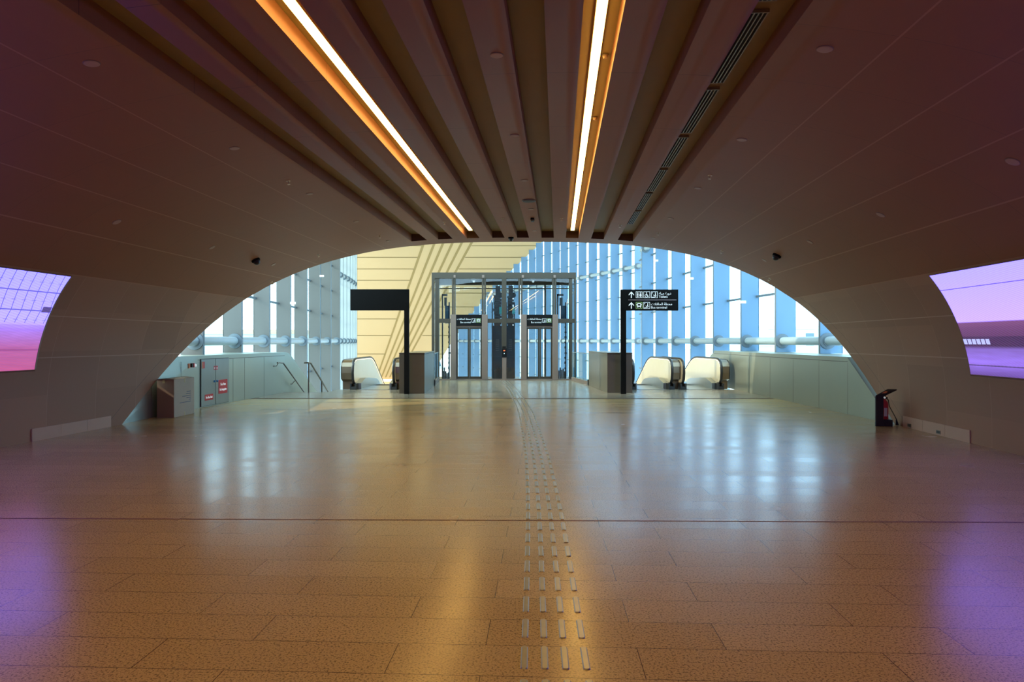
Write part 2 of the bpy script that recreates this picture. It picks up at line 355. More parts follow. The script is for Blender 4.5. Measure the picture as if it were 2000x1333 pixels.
def text(s, size, m, parent, loc, rot, name='lettering', align='LEFT', font=None, ext=0.002, squeeze=1.0):
    c = bpy.data.curves.new(name, 'FONT'); c.body = s; c.size = size; c.align_x = align; c.extrude = ext; c.space_character = 1.0
    t = bpy.data.objects.new(name, c); COL.objects.link(t)
    bpy.context.view_layer.update()
    dg = bpy.context.evaluated_depsgraph_get(); me = bpy.data.meshes.new_from_object(t.evaluated_get(dg))
    bpy.data.objects.remove(t); bpy.data.curves.remove(c)
    me.materials.clear(); me.materials.append(m)
    if squeeze != 1.0:
        for v in me.vertices: v.co.x *= squeeze
    o = bpy.data.objects.new(name, me); COL.objects.link(o); o.parent = parent; o.location = loc; o.rotation_euler = rot
    return o
def dup(o, parent=None):
    c = o.copy(); COL.objects.link(c)
    if parent: c.parent = parent
    for ch in o.children: dup(ch, c)
    return c

# ------------------------------------------------------------------ floor
mb = MB(); mb.prism([(-9.6, -11), (7.4, -11), (7.9, 13), (7.6, 19.0), (-7.6, 19.0), (-8.6, 13)], -0.35, 0)
struct(mb.build('floor', M['floor']))
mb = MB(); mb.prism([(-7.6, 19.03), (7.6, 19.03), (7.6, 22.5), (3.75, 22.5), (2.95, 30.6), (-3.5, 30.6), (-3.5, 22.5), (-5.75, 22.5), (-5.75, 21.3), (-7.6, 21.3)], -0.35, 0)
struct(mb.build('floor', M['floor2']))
mb = MB(); mb.box(-7.3, 7.25, 18.86, 19.06, -0.35, 0.0008)
struct(mb.build('trim_1', M['joint']))
mb = MB(); t = 0.012
mb.face([(-8.4, 6.20, 0.0015), (5.9, 5.98, 0.0015), (5.9, 6.002, 0.0015), (-8.4, 6.222, 0.0015)])
struct(mb.build('trim_2', M['joint2'], fix=False))

# ------------------------------------------------------------------ the vault
VB = -10.0
GC = [-3.72, -3.03, -2.29, -1.61, -.945, -.28, .38, 1.06, 1.80]
GW = [.20, .19, .17, .165, .16, .165, .17, .17, .20]
GD = 0.18; GEND = 0.78; BAND = 0.5
SEAMS = [3.8, 4.65, 5.4, 6.12]
WSEAMS = [6.71, 7.1, 7.31]
def arclen(du):
    n = 60; s = 0; p = (A, 0.0)
    for i in range(1, n + 1):
        a = A * (abs(du) / A) ** 1 if False else None
    return s
# table of arc length from the floor
_tab = [(A, 0.0, 0.0)]
for i in range(1, 401):
    th = math.pi / 2 * i / 400
    x = A * max(0, math.cos(th)) ** (2 / N); z = B * math.sin(th) ** (2 / N)
    _tab.append((x, z, _tab[-1][2] + math.hypot(x - _tab[-1][0], z - _tab[-1][1])))
def arc(du):
    d = abs(du)
    for i in range(1, len(_tab)):
        if _tab[i][0] <= d:
            a, b = _tab[i - 1], _tab[i]; k = (a[0] - d) / max(1e-9, a[0] - b[0]); s = a[2] + k * (b[2] - a[2]); break
    else: s = _tab[-1][2]
    return s if du < 0 else 2 * _tab[-1][2] - s
def at_arc(s):                                             # positive side point by arc length from the floor
    for i in range(1, len(_tab)):
        if _tab[i][2] >= s:
            a, b = _tab[i - 1], _tab[i]; k = (s - a[2]) / (b[2] - a[2]); return a[0] + k * (b[0] - a[0]), a[1] + k * (b[1] - a[1])
def column(mb, d0, z0, d1, z1, va, ends, midx, end_band=True):
    # one lengthwise strip between two section points, from v=va to the slanted arch edge
    a0, a1 = arc(d0), arc(d1)
    e0, e1 = vend(d0, z0), vend(d1, z1)
    rows = [(va, va), (e0 - BAND - .012, e1 - BAND - .012), (e0 - BAND, e1 - BAND), (e0, e1)]
    mi = [midx, 3, midx]
    if va >= 11:  rows[0] = (e0 - GEND, e1 - GEND)
    for k in range(3):
        mb.cur = mi[k]
        (p0, p1), (q0, q1) = rows[k], rows[k + 1]
        # subdivide long strips so the UVs stay straight
        mb.face([W(d0 + U0, p0, z0), W(d1 + U0, p1, z1), W(d1 + U0, q1, z1), W(d0 + U0, q0, z0)], [(p0, a0), (p1, a1), (q1, a1), (q0, a0)])
def build_section(name, pts, mats):
    mb = MB()
    for (d0, z0, k), (d1, z1, _) in zip(pts[:-1], pts[1:]): column(mb, d0, z0, d1, z1, VB, True, k)
    return mb
def refine(ds):                                             # list of (du, kind of the strip that starts here)
    out = []
    for (a, k), (b, _) in zip(ds[:-1], ds[1:]):
        n = max(1, int(math.ceil(abs(b - a) / 0.35)))
        for i in range(n): d = a + (b - a) * i / n; out.append((d, zprof(d), k))
    d = ds[-1][0]; out.append((d, zprof(d), 0)); return out
# walls (below the panel seam at 2.65 m)
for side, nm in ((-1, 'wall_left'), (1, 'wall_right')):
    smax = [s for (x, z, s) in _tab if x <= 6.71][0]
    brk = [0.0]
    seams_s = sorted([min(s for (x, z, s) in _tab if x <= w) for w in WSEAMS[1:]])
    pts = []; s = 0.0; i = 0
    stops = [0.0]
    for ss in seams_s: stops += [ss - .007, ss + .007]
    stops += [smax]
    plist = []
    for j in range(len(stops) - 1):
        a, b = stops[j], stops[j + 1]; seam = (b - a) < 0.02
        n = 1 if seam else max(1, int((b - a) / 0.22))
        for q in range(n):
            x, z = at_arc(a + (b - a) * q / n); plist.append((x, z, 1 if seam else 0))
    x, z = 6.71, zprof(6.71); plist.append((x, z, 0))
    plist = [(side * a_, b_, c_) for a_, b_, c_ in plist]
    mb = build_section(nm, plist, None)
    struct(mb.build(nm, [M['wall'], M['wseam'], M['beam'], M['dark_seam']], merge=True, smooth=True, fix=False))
# ceiling
cuts = []
for s in SEAMS: cuts.append((-s - .009, -s + .009, 1)); cuts.append((s - .009, s + .009, 1))
for c, w in zip(GC, GW): cuts.append((c - U0 - w, c - U0 + w, 'g'))
cuts.sort(); ds = [(-6.71, 1)]; pos = -6.70; ds.append((-6.70, 0))
for a, b, k in cuts:
    inner = abs((a + b) / 2) < 3.2
    ds.append((a, k)); ds.append((b, 2 if (abs(b) < 2.95) else 0))
ds.append((6.70, 1)); ds.append((6.71, 0))
pts = refine(ds)
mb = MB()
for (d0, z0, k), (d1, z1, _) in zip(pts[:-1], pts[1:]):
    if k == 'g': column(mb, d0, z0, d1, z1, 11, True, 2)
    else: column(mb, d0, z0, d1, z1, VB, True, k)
for c, w in zip(GC, GW):                                     # recessed grooves
    a, b = c - U0 - w, c - U0 + w; za, zb = zprof(a), zprof(b); zt = min(za, zb) + GD + abs(za - zb) * .5
    ea, eb = vend(a, za) - GEND, vend(b, zb) - GEND
    mb.cur = 4
    mb.face([W(a + U0, VB, zt), W(b + U0, VB, zt), W(b + U0, eb, zt), W(a + U0, ea, zt)])
    mb.cur = 2
    mb.face([W(a + U0, VB, za), W(a + U0, VB, zt), W(a + U0, ea, zt), W(a + U0, ea, za)], [(VB, 0), (VB, .18), (ea, .18), (ea, 0)])
    mb.face([W(b + U0, VB, zt), W(b + U0, VB, zb), W(b + U0, eb, zb), W(b + U0, eb, zt)], [(VB, .18), (VB, 0), (eb, 0), (eb, .18)])
    mb.face([W(a + U0, ea, za), W(a + U0, ea, zt), W(b + U0, eb, zt), W(b + U0, eb, zb)])
# outer shell and arch face, so the vault is a thick body
outer = []
for i in range(0, 61):
    th = math.pi * i / 60; cs, sn = math.cos(th), math.sin(th)
    x = math.copysign(abs(cs) ** (2 / N), cs); z = max(0, sn) ** (2 / N)
    outer.append((x, z))
mb.cur = 5
for (x0, z0), (x1, z1) in zip(outer[:-1], outer[1:]):
    i0, i1 = (A * x0, B * z0), (A * x1, B * z1); o0, o1 = ((A + .38) * x0, (B + .42) * z0), ((A + .38) * x1, (B + .42) * z1)
    p = lambda q, zin, r: W(q[0] + U0, r, q[1])
    e0, e1 = vend(*i0) - .02, vend(*i1) - .02
    mb.face([W(o0[0] + U0, VB, o0[1]), W(o1[0] + U0, VB, o1[1]), W(o1[0] + U0, vend(*o1) - .25, o1[1]), W(o0[0] + U0, vend(*o0) - .25, o0[1])])
    mb.cur = 6
    mb.face([W(i0[0] + U0, e0 + .02, i0[1]), W(i1[0] + U0, e1 + .02, i1[1]), W(o1[0] + U0, vend(*o1) - .25, o1[1]), W(o0[0] + U0, vend(*o0) - .25, o0[1])])
    mb.cur = 5
struct(mb.build('ceiling', [M['vault'], M['seam'], M['beam'], M['dark_seam'], M['groove'], M['shell'], M['lip']], merge=True, smooth=True, fix=False))
mb = MB(); mb.cur = 0
poly = [(q[0] * (A + .38), q[1] * (B + .42)) for q in outer]
v = [W(d + U0, VB, z) for d, z in poly]
mb.mesh(v, [tuple(range(len(v)))]); mb.mesh([W(d + U0, VB - .2, z) for d, z in poly], [tuple(range(len(v)))])
struct(mb.build('wall_back', M['shell']))
# baseboards
for side, nm in ((-1, 'baseboard_left'), (1, 'baseboard_right')):
    mb = MB()
    va = 10.3 if side < 0 else 11.15
    d = side * A + U0
    for va_, vb_ in ((va, vend(side * A, .1) - BAND + .02),):
        n = 3
        for i in range(n):
            a = va_ + (vb_ - va_) * i / n; b = va_ + (vb_ - va_) * (i + 1) / n - .006
            q = [W(d, a, 0), W(d, b, 0), W(d - side * .018, b, 0), W(d - side * .018, a, 0)]
            r = [p + Vector((0, 0, .2)) for p in q]
            mb.mesh(q + r, [(0, 1, 2, 3), (4, 5, 6, 7), (0, 1, 5, 4), (1, 2, 6, 5), (2, 3, 7, 6), (3, 0, 4, 7)])
    struct(mb.build(nm, M['base']))

# ------------------------------------------------------------------ curved LED screens on both walls
def led_screen(side, v0, v1, z0, m, label):
    t = thing('led_screen', label, 'screen', W(side * 7.3 + U0, v1, 0))
    s0 = [s for (x, z, s) in _tab if z >= z0][0]; s1 = [s for (x, z, s) in _tab if x <= 6.74][0]
    n = 14; mb = MB(); fr = MB(); inv = Matrix.Translation(-t.location)
    P_ = []
    for i in range(n + 1):
        s = s0 + (s1 - s0) * i / n; x, z = at_arc(s); P_.append((side * (x - .035), z, i / n, side * x))
    vs = [v0 + (v1 - v0) * k / 8 for k in range(9)]
    for (a, za, ta, _), (b, zb, tb, _) in zip(P_[:-1], P_[1:]):
        for p, q in zip(vs[:-1], vs[1:]):
            mb.face([inv @ W(a + U0, p, za), inv @ W(b + U0, p, zb), inv @ W(b + U0, q, zb), inv @ W(a + U0, q, za)], [(p, ta), (p, tb), (q, tb), (q, ta)])
    mb.build('display', m, t, merge=True, smooth=True, fix=False)
    for (a, za, _, a2), (b, zb, _, b2) in zip(P_[:-1], P_[1:]):           # end frame strip following the curve
        w = .07
        fr.face([inv @ W(a + U0 - side * .005, v1, za), inv @ W(b + U0 - side * .005, v1, zb), inv @ W(b2 + U0 - side * .004, v1 + w, zb), inv @ W(a2 + U0 - side * .004, v1 + w, za)])
        fr.face([inv @ W(a2 + U0 - side * .004, v1 + w, za), inv @ W(b2 + U0 - side * .004, v1 + w, zb), inv @ W(b2 + U0 + side * .01, v1 + w, zb), inv @ W(a2 + U0 + side * .01, v1 + w, za)])
    for i, (zz, tt) in ((0, (-.03, 0)), (n, (.02, 0))):
        a, z, _, a2 = P_[i]
        fr.face([inv @ W(a + U0 - side * .005, v0, z), inv @ W(a + U0 - side * .005, v1, z), inv @ W(a2 + U0, v1 + .06, z + zz), inv @ W(a2 + U0, v0, z + zz)])
    fr.build('frame', M['lip'], t, fix=False)
    return t
led_screen(-1, -2.5, 10.25, 1.13, M['screen_l'], 'curved video screen on the left tunnel wall showing a glass grid above pink floor')
led_screen(1, -2.5, 11.0, 1.07, M['screen_r'], 'curved video screen on the right tunnel wall showing a dark low strip under lavender')

# ------------------------------------------------------------------ light strips, vents
def light_strip(gi, label):
    c = GC[gi]; zt = min(zprof(c - U0 - GW[gi]), zprof(c - U0 + GW[gi])) + GD
    ve = vend(c - U0, zt - GD) - GEND - .55
    t = thing('linear_light', label, 'ceiling light', W(c, 0, zt - .06), -YAW, 'recessed linear lights')
    v = ve; body = MB().box(-.05, .05, VB + .5, ve, 0.015, .065); body.build('housing', M['strip_body'], t)
    while v > VB + 1.5:
        MB().box(-.045, .045, v - .888, v - .006, 0.0, .02).build('diffuser', M['strip'], t); v -= .9
light_strip(2, 'glowing warm linear light in the left lit ceiling groove')
light_strip(6, 'glowing warm linear light in the right lit ceiling groove')
vz = lambda gi: min(zprof(GC[gi] - U0 - GW[gi]), zprof(GC[gi] - U0 + GW[gi])) + GD
names6 = ['nearest the arch', 'second from the arch', 'third from the arch', 'fourth from the arch', 'fifth from the arch', 'sixth from the arch', 'seventh from the arch', 'eighth from the arch']
for k in range(7):
    v1 = 16.75 - 1.82 * k; v0 = v1 - 1.6
    t = thing('air_grille', 'four-slot steel air grille in the rightmost ceiling groove, ' + names6[k], 'vent', W(GC[8] - .06, v0, vz(8) - .001), -YAW, 'slotted air grilles in the right groove')
    mb = MB()
    for x in (-.075, -.0375, 0, .0375, .075): mb.box(x - .006, x + .006, 0, 1.6, -.012, 0.02)
    mb.box(-.085, .085, -.012, 0, -.012, .02); mb.box(-.085, .085, 1.6, 1.612, -.012, .02); mb.build('frame', M['grille'], t)
    MB().box(-.078, .078, 0, 1.6, -.003, -.001).build('backing', M['slot'], t)
    t = thing('slot_diffuser', 'thin black slot diffuser in the leftmost ceiling groove, ' + names6[k], 'vent', W(GC[0] + .10, v0, vz(0) - .001), -YAW, 'slot diffusers in the left groove')
    MB().box(-.02, .02, 0, 1.6, -.003, 0.0).build('slot', M['slot'], t)
    mb = MB(); mb.box(-.027, -.02, 0, 1.6, -.006, 0); mb.box(.02, .027, 0, 1.6, -.006, 0); mb.build('frame', M['grille'], t)

# ------------------------------------------------------------------ small ceiling fixtures
def orient(o, p, n):
    o.location = p; o.rotation_euler = n.to_track_quat('Z', 'Y').to_euler()
def zone(x):
    return 'left' if x < 800 else ('right' if x > 1230 else 'middle')
DISC = [(179, 124, 'far top left, left of every groove', .125), (458, 290, 'left side, between the arch and the top-left disc', .115), (228, 434, 'left side, above the left video screen', .115),
        (605, 379, 'left side, just left of the leftmost groove', .11), (696, 433, 'left side, below the end of the leftmost groove', .11), (758, 471, 'left side, almost on the arch rim', .10),
        (414, 484, 'left side, lowest row above the left dome camera', .11), (534, 517, 'left side, just below the left dome camera', .10),
        (970, 108, 'middle beam, nearest the camera', .115), (1005, 265, 'middle beam, second from the camera', .11), (1024, 353, 'middle beam, third from the camera', .11),
        (1037, 409, 'middle beam, between loudspeaker and access unit', .11), (1044, 451, 'middle beam, just before the arch rim', .10),
        (1611, 96, 'upper right, right of the air grilles', .125), (1449, 273, 'right side, second down beside the air grilles', .115), (1363, 368, 'right side, third down beside the air grilles', .11),
        (1310, 427, 'right side, fourth down beside the air grilles', .11), (1276, 465, 'right side, nearest the arch rim', .10), (1493, 509, 'right side, just left of the right dome camera', .10),
        (1582, 473, 'right side, between dome camera and right screen', .11), (1978, 316, 'far right edge of the picture above the right screen', .125), (1720, 420, 'right side, above and left of the right screen', .115)]
for x, y, w, r in DISC:  # round downlight discs, modelled without any light of their own
    p, n = hit(x, y); t = thing('downlight_disc', 'small round flush ceiling disc, ' + w, 'ceiling disc', group='flush round ceiling discs'); orient(t, p, n)
    r = r * .55
    MB().lathe([(r * 1.08, 0), (r * 1.08, .003), (r, .005)], 24).build('rim', M['disc_rim'], t)
    MB().lathe([(r * .98, .004), (r * .97, .008), (r * .7, .010)], 24).build('cover', M['disc'], t)
SPR = [(1504, 545, 'right side, lowest, beside the arch rim'), (1410, 491, 'right side, left of the right dome camera'), (1286, 455, 'right of the rightmost groove end'), (1211, 440, 'on the beam left of the air grilles'),
       (1097, 427, 'on the beam left of the right light'), (982, 427, 'on the beam left of the access unit'), (868, 434, 'on the beam left of the left light'), (741, 461, 'left of the leftmost groove end'),
       (621, 498, 'left side, close to the arch rim'), (530, 552, 'left side, lowest, beside the arch rim'), (563, 354, 'left side, between two discs'), (1387, 343, 'right side, between two discs')]
for x, y, w in SPR:
    p, n = hit(x, y); t = thing('sprinkler', 'tiny pendent sprinkler head, ' + w, 'sprinkler', group='ceiling sprinkler heads'); orient(t, p, n)
    MB().lathe([(.035, 0), (.035, .006), (.012, .012), (.012, .035)], 14).build('escutcheon', M['brass'], t)
    MB().tube([(-.012, 0, .03), (-.012, 0, .06)], .003, 6).tube([(.012, 0, .03), (.012, 0, .06)], .003, 6).lathe([(.005, .03), (.005, .06)], 8).build('yoke', M['brass'], t)
    MB().lathe([(.024, .058), (.024, .062)], 14).build('deflector', M['brass'], t)
for x, y, w in ((499, 508, 'left slope of the vault'), (1518, 499, 'right slope of the vault'), (998, 464, 'rim at the top of the arch')):
    p, n = hit(x, y); t = thing('dome_camera', 'black dome security camera on the ' + w, 'security camera', group='dome security cameras'); orient(t, p, n)
    r = .095 if x != 998 else .075
    MB().lathe([(r, 0), (r, .03), (r * .92, .045)], 24).build('base', M['black'], t, smooth=True)
    MB().lathe([(r * .8 * math.cos(a), .045 + r * .9 * math.sin(a)) for a in [i * .26 for i in range(7)]], 24).build('dome', M['rubber'], t, smooth=True)
p, n = hit(1033, 392)
t = thing('ceiling_loudspeaker', 'larger dark oval loudspeaker flush on the middle beam', 'ceiling speaker'); orient(t, p, n)
MB().lathe([(.14, 0), (.14, .012), (.13, .02)], 28).build('rim', M['disc_rim'], t); MB().lathe([(.125, .015), (.12, .025), (.05, .03)], 28).build('grille', M['dim'], t)
p, n = hit(1040, 427)
t = thing('wireless_access_unit', 'black rounded twin-lens unit on the middle beam near the arch', 'ceiling unit'); orient(t, p, n)
MB().tube([(-.07, 0, .03), (.07, 0, .03)], .045, 16).build('body', M['black'], t, smooth=True)
for s in (-.05, .05): MB().lathe([(.04, .03), (.038, .06), (.02, .075)], 16, (s, 0, 0)).build('lens', M['rubber'], t, smooth=True)
for x, y, g, w in ((833, 347, 2, 'in the left lit groove'), (1182, 108, 6, 'in the right lit groove, nearest the camera'), (1146, 197, 6, 'in the right lit groove, left of the light'), (1162, 230, 6, 'in the right lit groove, farthest one')):
    kz = (667 - y) / F; D = (vz(g) - H) / kz; X = (x - 1000) / F * D
    u = X * CA - D * SA; u = max(GC[g] - GW[g] + .05, min(GC[g] + GW[g] - .05, u)); v = X * SA + D * CA
    t = thing('smoke_detector', 'tiny cream detector ' + w, 'detector', W(u, v, vz(g)), group='detectors in the lit grooves')
    MB().lathe([(.03, 0), (.03, -.015), (.018, -.035)], 14).build('body', M['disc'], t); MB().lathe([(.036, 0), (.036, -.005)], 14).build('base', M['grille'], t)

# ------------------------------------------------------------------ tactile guide path
ctl = [(3.0, .205), (3.317, .2115), (4.36, .2454), (6.11, .296), (7.8, .328), (9.65, .3475), (12.3, .333), (15.45, .298), (19.04, .171), (23.7, -.053), (27.3, -.3), (28.4, -.38)]
def path_x(D):
    for i in range(len(ctl) - 1):
        if D <= ctl[i + 1][0]:
            p0, p1, p2, p3 = ctl[max(i - 1, 0)], ctl[i], ctl[i + 1], ctl[min(i + 2, len(ctl) - 1)]
            m1 = (p2[1] - p0[1]) / (p2[0] - p0[0]); m2 = (p3[1] - p1[1]) / (p3[0] - p1[0]); h = p2[0] - p1[0]; t = (D - p1[0]) / h
            return (2*t**3-3*t*t+1)*p1[1] + (t**3-2*t*t+t)*h*m1 + (-2*t**3+3*t*t)*p2[1] + (t**3-t*t)*h*m2
    return ctl[-1][1]
def capsule(w, l, z, n=6):
    r = w / 2; pts = []
    for k in range(n + 1): a = math.pi * k / n; pts.append((r * math.cos(a), (l / 2 - r * .55) + r * .55 * math.sin(a), z))
    for k in range(n + 1): a = math.pi + math.pi * k / n; pts.append((r * math.cos(a), -(l / 2 - r * .55) + r * .55 * math.sin(a), z))
    return pts
mb = MB(); r0, r1 = capsule(.036, .25, 0), capsule(.026, .24, .006); k = len(r0)
mb.mesh(r0 + r1, [tuple(range(k, 2 * k))] + [(i, (i + 1) % k, k + (i + 1) % k, k + i) for i in range(k)])
proto = None; cols = ['leftmost', 'second from left', 'third from left', 'rightmost']
row = 0; Dc = 3.317 + .125 - .349
while Dc < 27.75:
    row += 1
    cx = path_x(Dc); tx = (path_x(Dc + .1) - path_x(Dc - .1)) / .2; ang = -math.atan(tx)
    for c in range(4):
        off = (c - 1.5) * .102
        if proto is None: proto = mb.build('tactile_bar', M['stud'], fix=True); o = proto
        else: o = proto.copy(); COL.objects.link(o)
        o.location = (cx + off * math.cos(ang), Dc + off * math.sin(ang), 0.0005); o.rotation_euler = (0, 0, ang)
        if Dc > 18.85 and Dc < 19.2: o.location.z = 0.0012
        tag(o, 'tactile floor bar, %s, in the %s row up from the picture bottom' % (cols[c], ordinal(row)), 'tactile bar', 'tactile guide bars across the floor')
    Dc += .349

# ------------------------------------------------------------------ parapets beyond the arch
def offset_wall(name, pts, out_pts, z0, z1, m, label, seams, coping_z=None, tail=None):
    t = thing(name, label, 'parapet', (pts[0][0], pts[0][1], 0)); ox, oy = pts[0]
    loc = lambda p: (p[0] - ox, p[1] - oy)
    poly = [loc(p) for p in pts] + [loc(p) for p in reversed(out_pts)]
    body = MB(); n = len(poly)
    body.prism(poly, 0.001, z1)
    for q in (n, 2 * n - 1): body.v[q] = (body.v[q][0] + (-.0 if ox < 0 else .0), body.v[q][1] + 1.78, z1)
    body.build('cladding', m, t)
    side = 1 if pts[0][0] < 0 else -1
    for k in seams:                                     # vertical shadow joints between cladding panels
        for a, b in zip(pts[:-1], pts[1:]):
            if a[1] <= k < b[1]:
                x = a[0] + (b[0] - a[0]) * (k - a[1]) / (b[1] - a[1])
                sm = MB(); sm.box(x - ox - .002, x - ox + .003 if side > 0 else x - ox + .002, k - oy, k - oy + .007, 0, max(.02, min(z1 - .12, (k - 13.25) / 1.4))); sm.build('panel_joint', M['dark_seam'], t)
    for a, b in zip(pts[:-1], pts[1:]):                 # shadow line under the coping
        p = [Vector((a[0] - ox, max(a[1], 14.9) - oy, z1 - .11)), Vector((b[0] - ox, b[1] - oy, z1 - .11))]
        q = [v + Vector((side * .003, 0, 0)) for v in p]
        sm = MB(); sm.mesh([p[0], p[1], q[1], q[0]] + [v + Vector((0, 0, .012)) for v in (p[0], p[1], q[1], q[0])], [(0, 1, 2, 3), (4, 5, 6, 7), (2, 3, 7, 6), (0, 3, 7, 4), (1, 2, 6, 5)]); sm.build('coping_joint', M['dark_seam'], t)
    return t
LW = [(-7.52, 13.15), (-7.45, 16.3), (-7.36, 17.7), (-7.08, 21.25)]
LO = [(-8.5, 13.15), (-8.6, 16.3), (-8.6, 17.7), (-8.8, 21.25)]
lp = offset_wall('parapet', LW, LO, -.3, 1.25, M['parapet'], 'pale green-grey metal parapet on the left with fire cabinet and stair handrail', [14.2, 15.4, 17.95, 18.6, 19.8])
# the parapet's end rounds over and runs down with the stairs
ys = [(21.25, 1.25)]
for k in range(1, 7):
    a = math.radians(32) * k / 6; ys.append((21.25 + .62 * math.sin(a) / math.sin(math.radians(32)) * .8, 1.25 - .9 * (1 - math.cos(a))))
yl, zl = ys[-1]; ys.append((yl + 7.0, zl - 7.0 * math.tan(math.radians(32))))
low = [(ys[-1][0], ys[-1][1] - 1.9), (21.25, -1.5)]
outl = ys + low
def sheared_slab(outline, x_at, thick):
    mb = MB(); n = len(outline)
    v = [(x_at(y), y, z) for y, z in outline] + [(x_at(y) - thick, y, z) for y, z in outline]
    return mb.mesh(v, [tuple(range(n)), tuple(range(2 * n - 1, n - 1, -1))] + [(i, n + i, n + (i + 1) % n, (i + 1) % n) for i in range(n)])
o = sheared_slab([(y - 13.15, z) for y, z in outl], lambda y: -7.08 + 7.52 + .11 * (y - 8.10), .5)
o.build('stair_stringer', M['parapet'], lp)
RW = [(7.33, 13.15), (7.34, 22.7), (7.40, 25.0)]
RO = [(8.85, 13.15), (8.75, 22.7), (8.6, 25.0)]
rp = offset_wall('parapet', [(a, b) for a, b in RW], RO, -.3, 1.25, M['parapet_r'], 'long satin metal parapet on the right beside the escalators', [13.75, 14.9, 16.3, 17.8, 19.4, 21.1])
ys = [(25.0, 1.25)]
for k in range(1, 7):
    a = math.radians(30) * k / 6; ys.append((25.0 + 1.2 * math.sin(a) / math.sin(math.radians(30)), 1.25 - 1.5 * (1 - math.cos(a))))
yl, zl = ys[-1]; ys.append((yl + 6.0, zl - 6.0 * math.tan(math.radians(30)))); ys += [(ys[-1][0], ys[-1][1] - 1.9), (25.0, -1.6)]
sheared_slab([(y - 13.15, z) for y, z in ys], lambda y: .30 + .3, .3).build('stair_stringer', M['parapet_r'], rp)

# fire hose cabinet set in the left parapet
cab = thing('fire_hose_cabinet', 'flush steel double-door fire hose cabinet with red stickers in the left parapet', 'cabinet', (-7.45, 16.3, 0), math.atan2(1.4, .09))
# local x runs along the wall away from the camera, local -y faces the floor
L = math.hypot(1.4, .09)
MB().box(0, L, -.012, .06, .02, 1.17).build('frame', M['dim'], cab)
doors = []
for i in range(2):
    d = MB().box(.012 + i * L / 2, L / 2 - .006 + i * (L / 2 - .006), -.026, -.010, .03, 1.155).build('door', M['door_steel'], cab); doors.append(d)
def plate_on(parent, x0, x1, z0, z1, m, name, y=-.030): return MB().box(x0, x1, y, y + .005, z0, z1).build(name, m, parent)
for i, xx in ((0, L / 2 - .085), (1, L / 2 + .06)): MB().lathe([(.028, 0), (.028, .02), (.015, .03)], 16, (xx + .01, -.026, .60), (0, -1, 0)).build('lock', M['blue'], doors[i])
s1 = plate_on(doors[0], .17, .57, .155, .30, M['red'], 'sticker'); s2 = plate_on(doors[1], L / 2 + .14, L / 2 + .60, .27, .62, M['red'], 'sticker')
s1['label'] = 'red sticker reading Fire Hose Reel'; s2['label'] = 'red sticker reading Fire Hose Fire Extinguisher'
RF = (math.radians(90), 0, 0)
text('Fire Hose Reel', .085, M['white'], doors[0], (.37, -.032, .20), RF, align='CENTER', squeeze=.62)
text('Fire Hose', .095, M['white'], doors[1], (L / 2 + .37, -.032, .475), RF, align='CENTER', squeeze=.72)
text('Fire Extinguisher', .085, M['white'], doors[1], (L / 2 + .37, -.032, .345), RF, align='CENTER', squeeze=.62)
plate_on(doors[0], .04, .16, .94, 1.10, M['red'], 'sticker'); plate_on(doors[0], .04, .085, .945, 1.095, M['orange'], 'sticker', -.033)
plate_on(doors[0], L / 2 - .09, L / 2 - .02, .88, .98, M['red'], 'sticker'); plate_on(doors[1], L / 2 + .02, L / 2 + .10, .88, .98, M['red'], 'sticker')
text('F', .07, M['white'], doors[0], (L / 2 - .075, -.032, .90), RF); text('E', .07, M['white'], doors[1], (L / 2 + .035, -.032, .90), RF)
call = thing('fire_alarm_call_point', 'small red and white alarm box with orange notice left of the hose cabinet', 'alarm', (-7.46, 15.72, 0), math.atan2(1.4, .09))
MB().box(0, .07, -.012, 0, .97, 1.08).build('notice', M['orange'], call); MB().box(.1, .15, -.04, 0, .99, 1.08).build('case', M['dim'], call)
MB().box(.15, .2, -.05, 0, .985, 1.085).build('alarm_box', M['red'], call); MB().lathe([(.035, 0), (.03, .04)], 14, (.22, -.03, 1.03), (0, -1, 0)).build('beacon', M['white'], call)

# cardboard carton
box = thing('cardboard_box', 'tall closed cardboard carton on the floor against the left parapet', 'box', (-7.03, 14.2, 0))
MB().box(-.36, 0, 0, .9, 0.001, .80).build('carton', M['cardboard'], box, bevel=.006)
MB().box(-.355, -.005, -.004, .0, .01, .79).build('shaded_end', M['cardboard_d'], box)  # darker cardboard sheet: the shade on this side is put into the colour
mb = MB(); mb.mesh([(-.36, 0, .802), (-.17, .01, .825), (-.17, .89, .83), (-.36, .9, .802)], [(0, 1, 2, 3)]); mb.mesh([(0, 0, .802), (-.19, .01, .815), (-.19, .89, .82), (0, .9, .802)], [(3, 2, 1, 0)])
mb.mesh([(-.36, 0, .80), (0, 0, .80), (0, .9, .80), (-.36, .9, .80)], [(0, 1, 2, 3)]); mb.build('flap', M['cardboard'], box, fix=False)
mb = MB(); mb.box(-.001, .004, .44, .475, .71, .81); mb.box(-.001, .004, .44, .475, .001, .09); mb.box(-.24, -.19, -.007, -.002, .72, .81); mb.build('tape', M['tape'], box)
mb = MB()
for z, a, b in ((.50, .55, .74), (.455, .52, .74), (.41, .36, .74), (.365, .54, .74), (.325, .65, .74), (.28, .24, .74)):
    y = a
    while y < b: w = random.uniform(.012, .03); mb.box(-.001, .0035, y, min(y + w, b), z, z + .014); y += w + .006
mb.build('print', M['ink'], box)

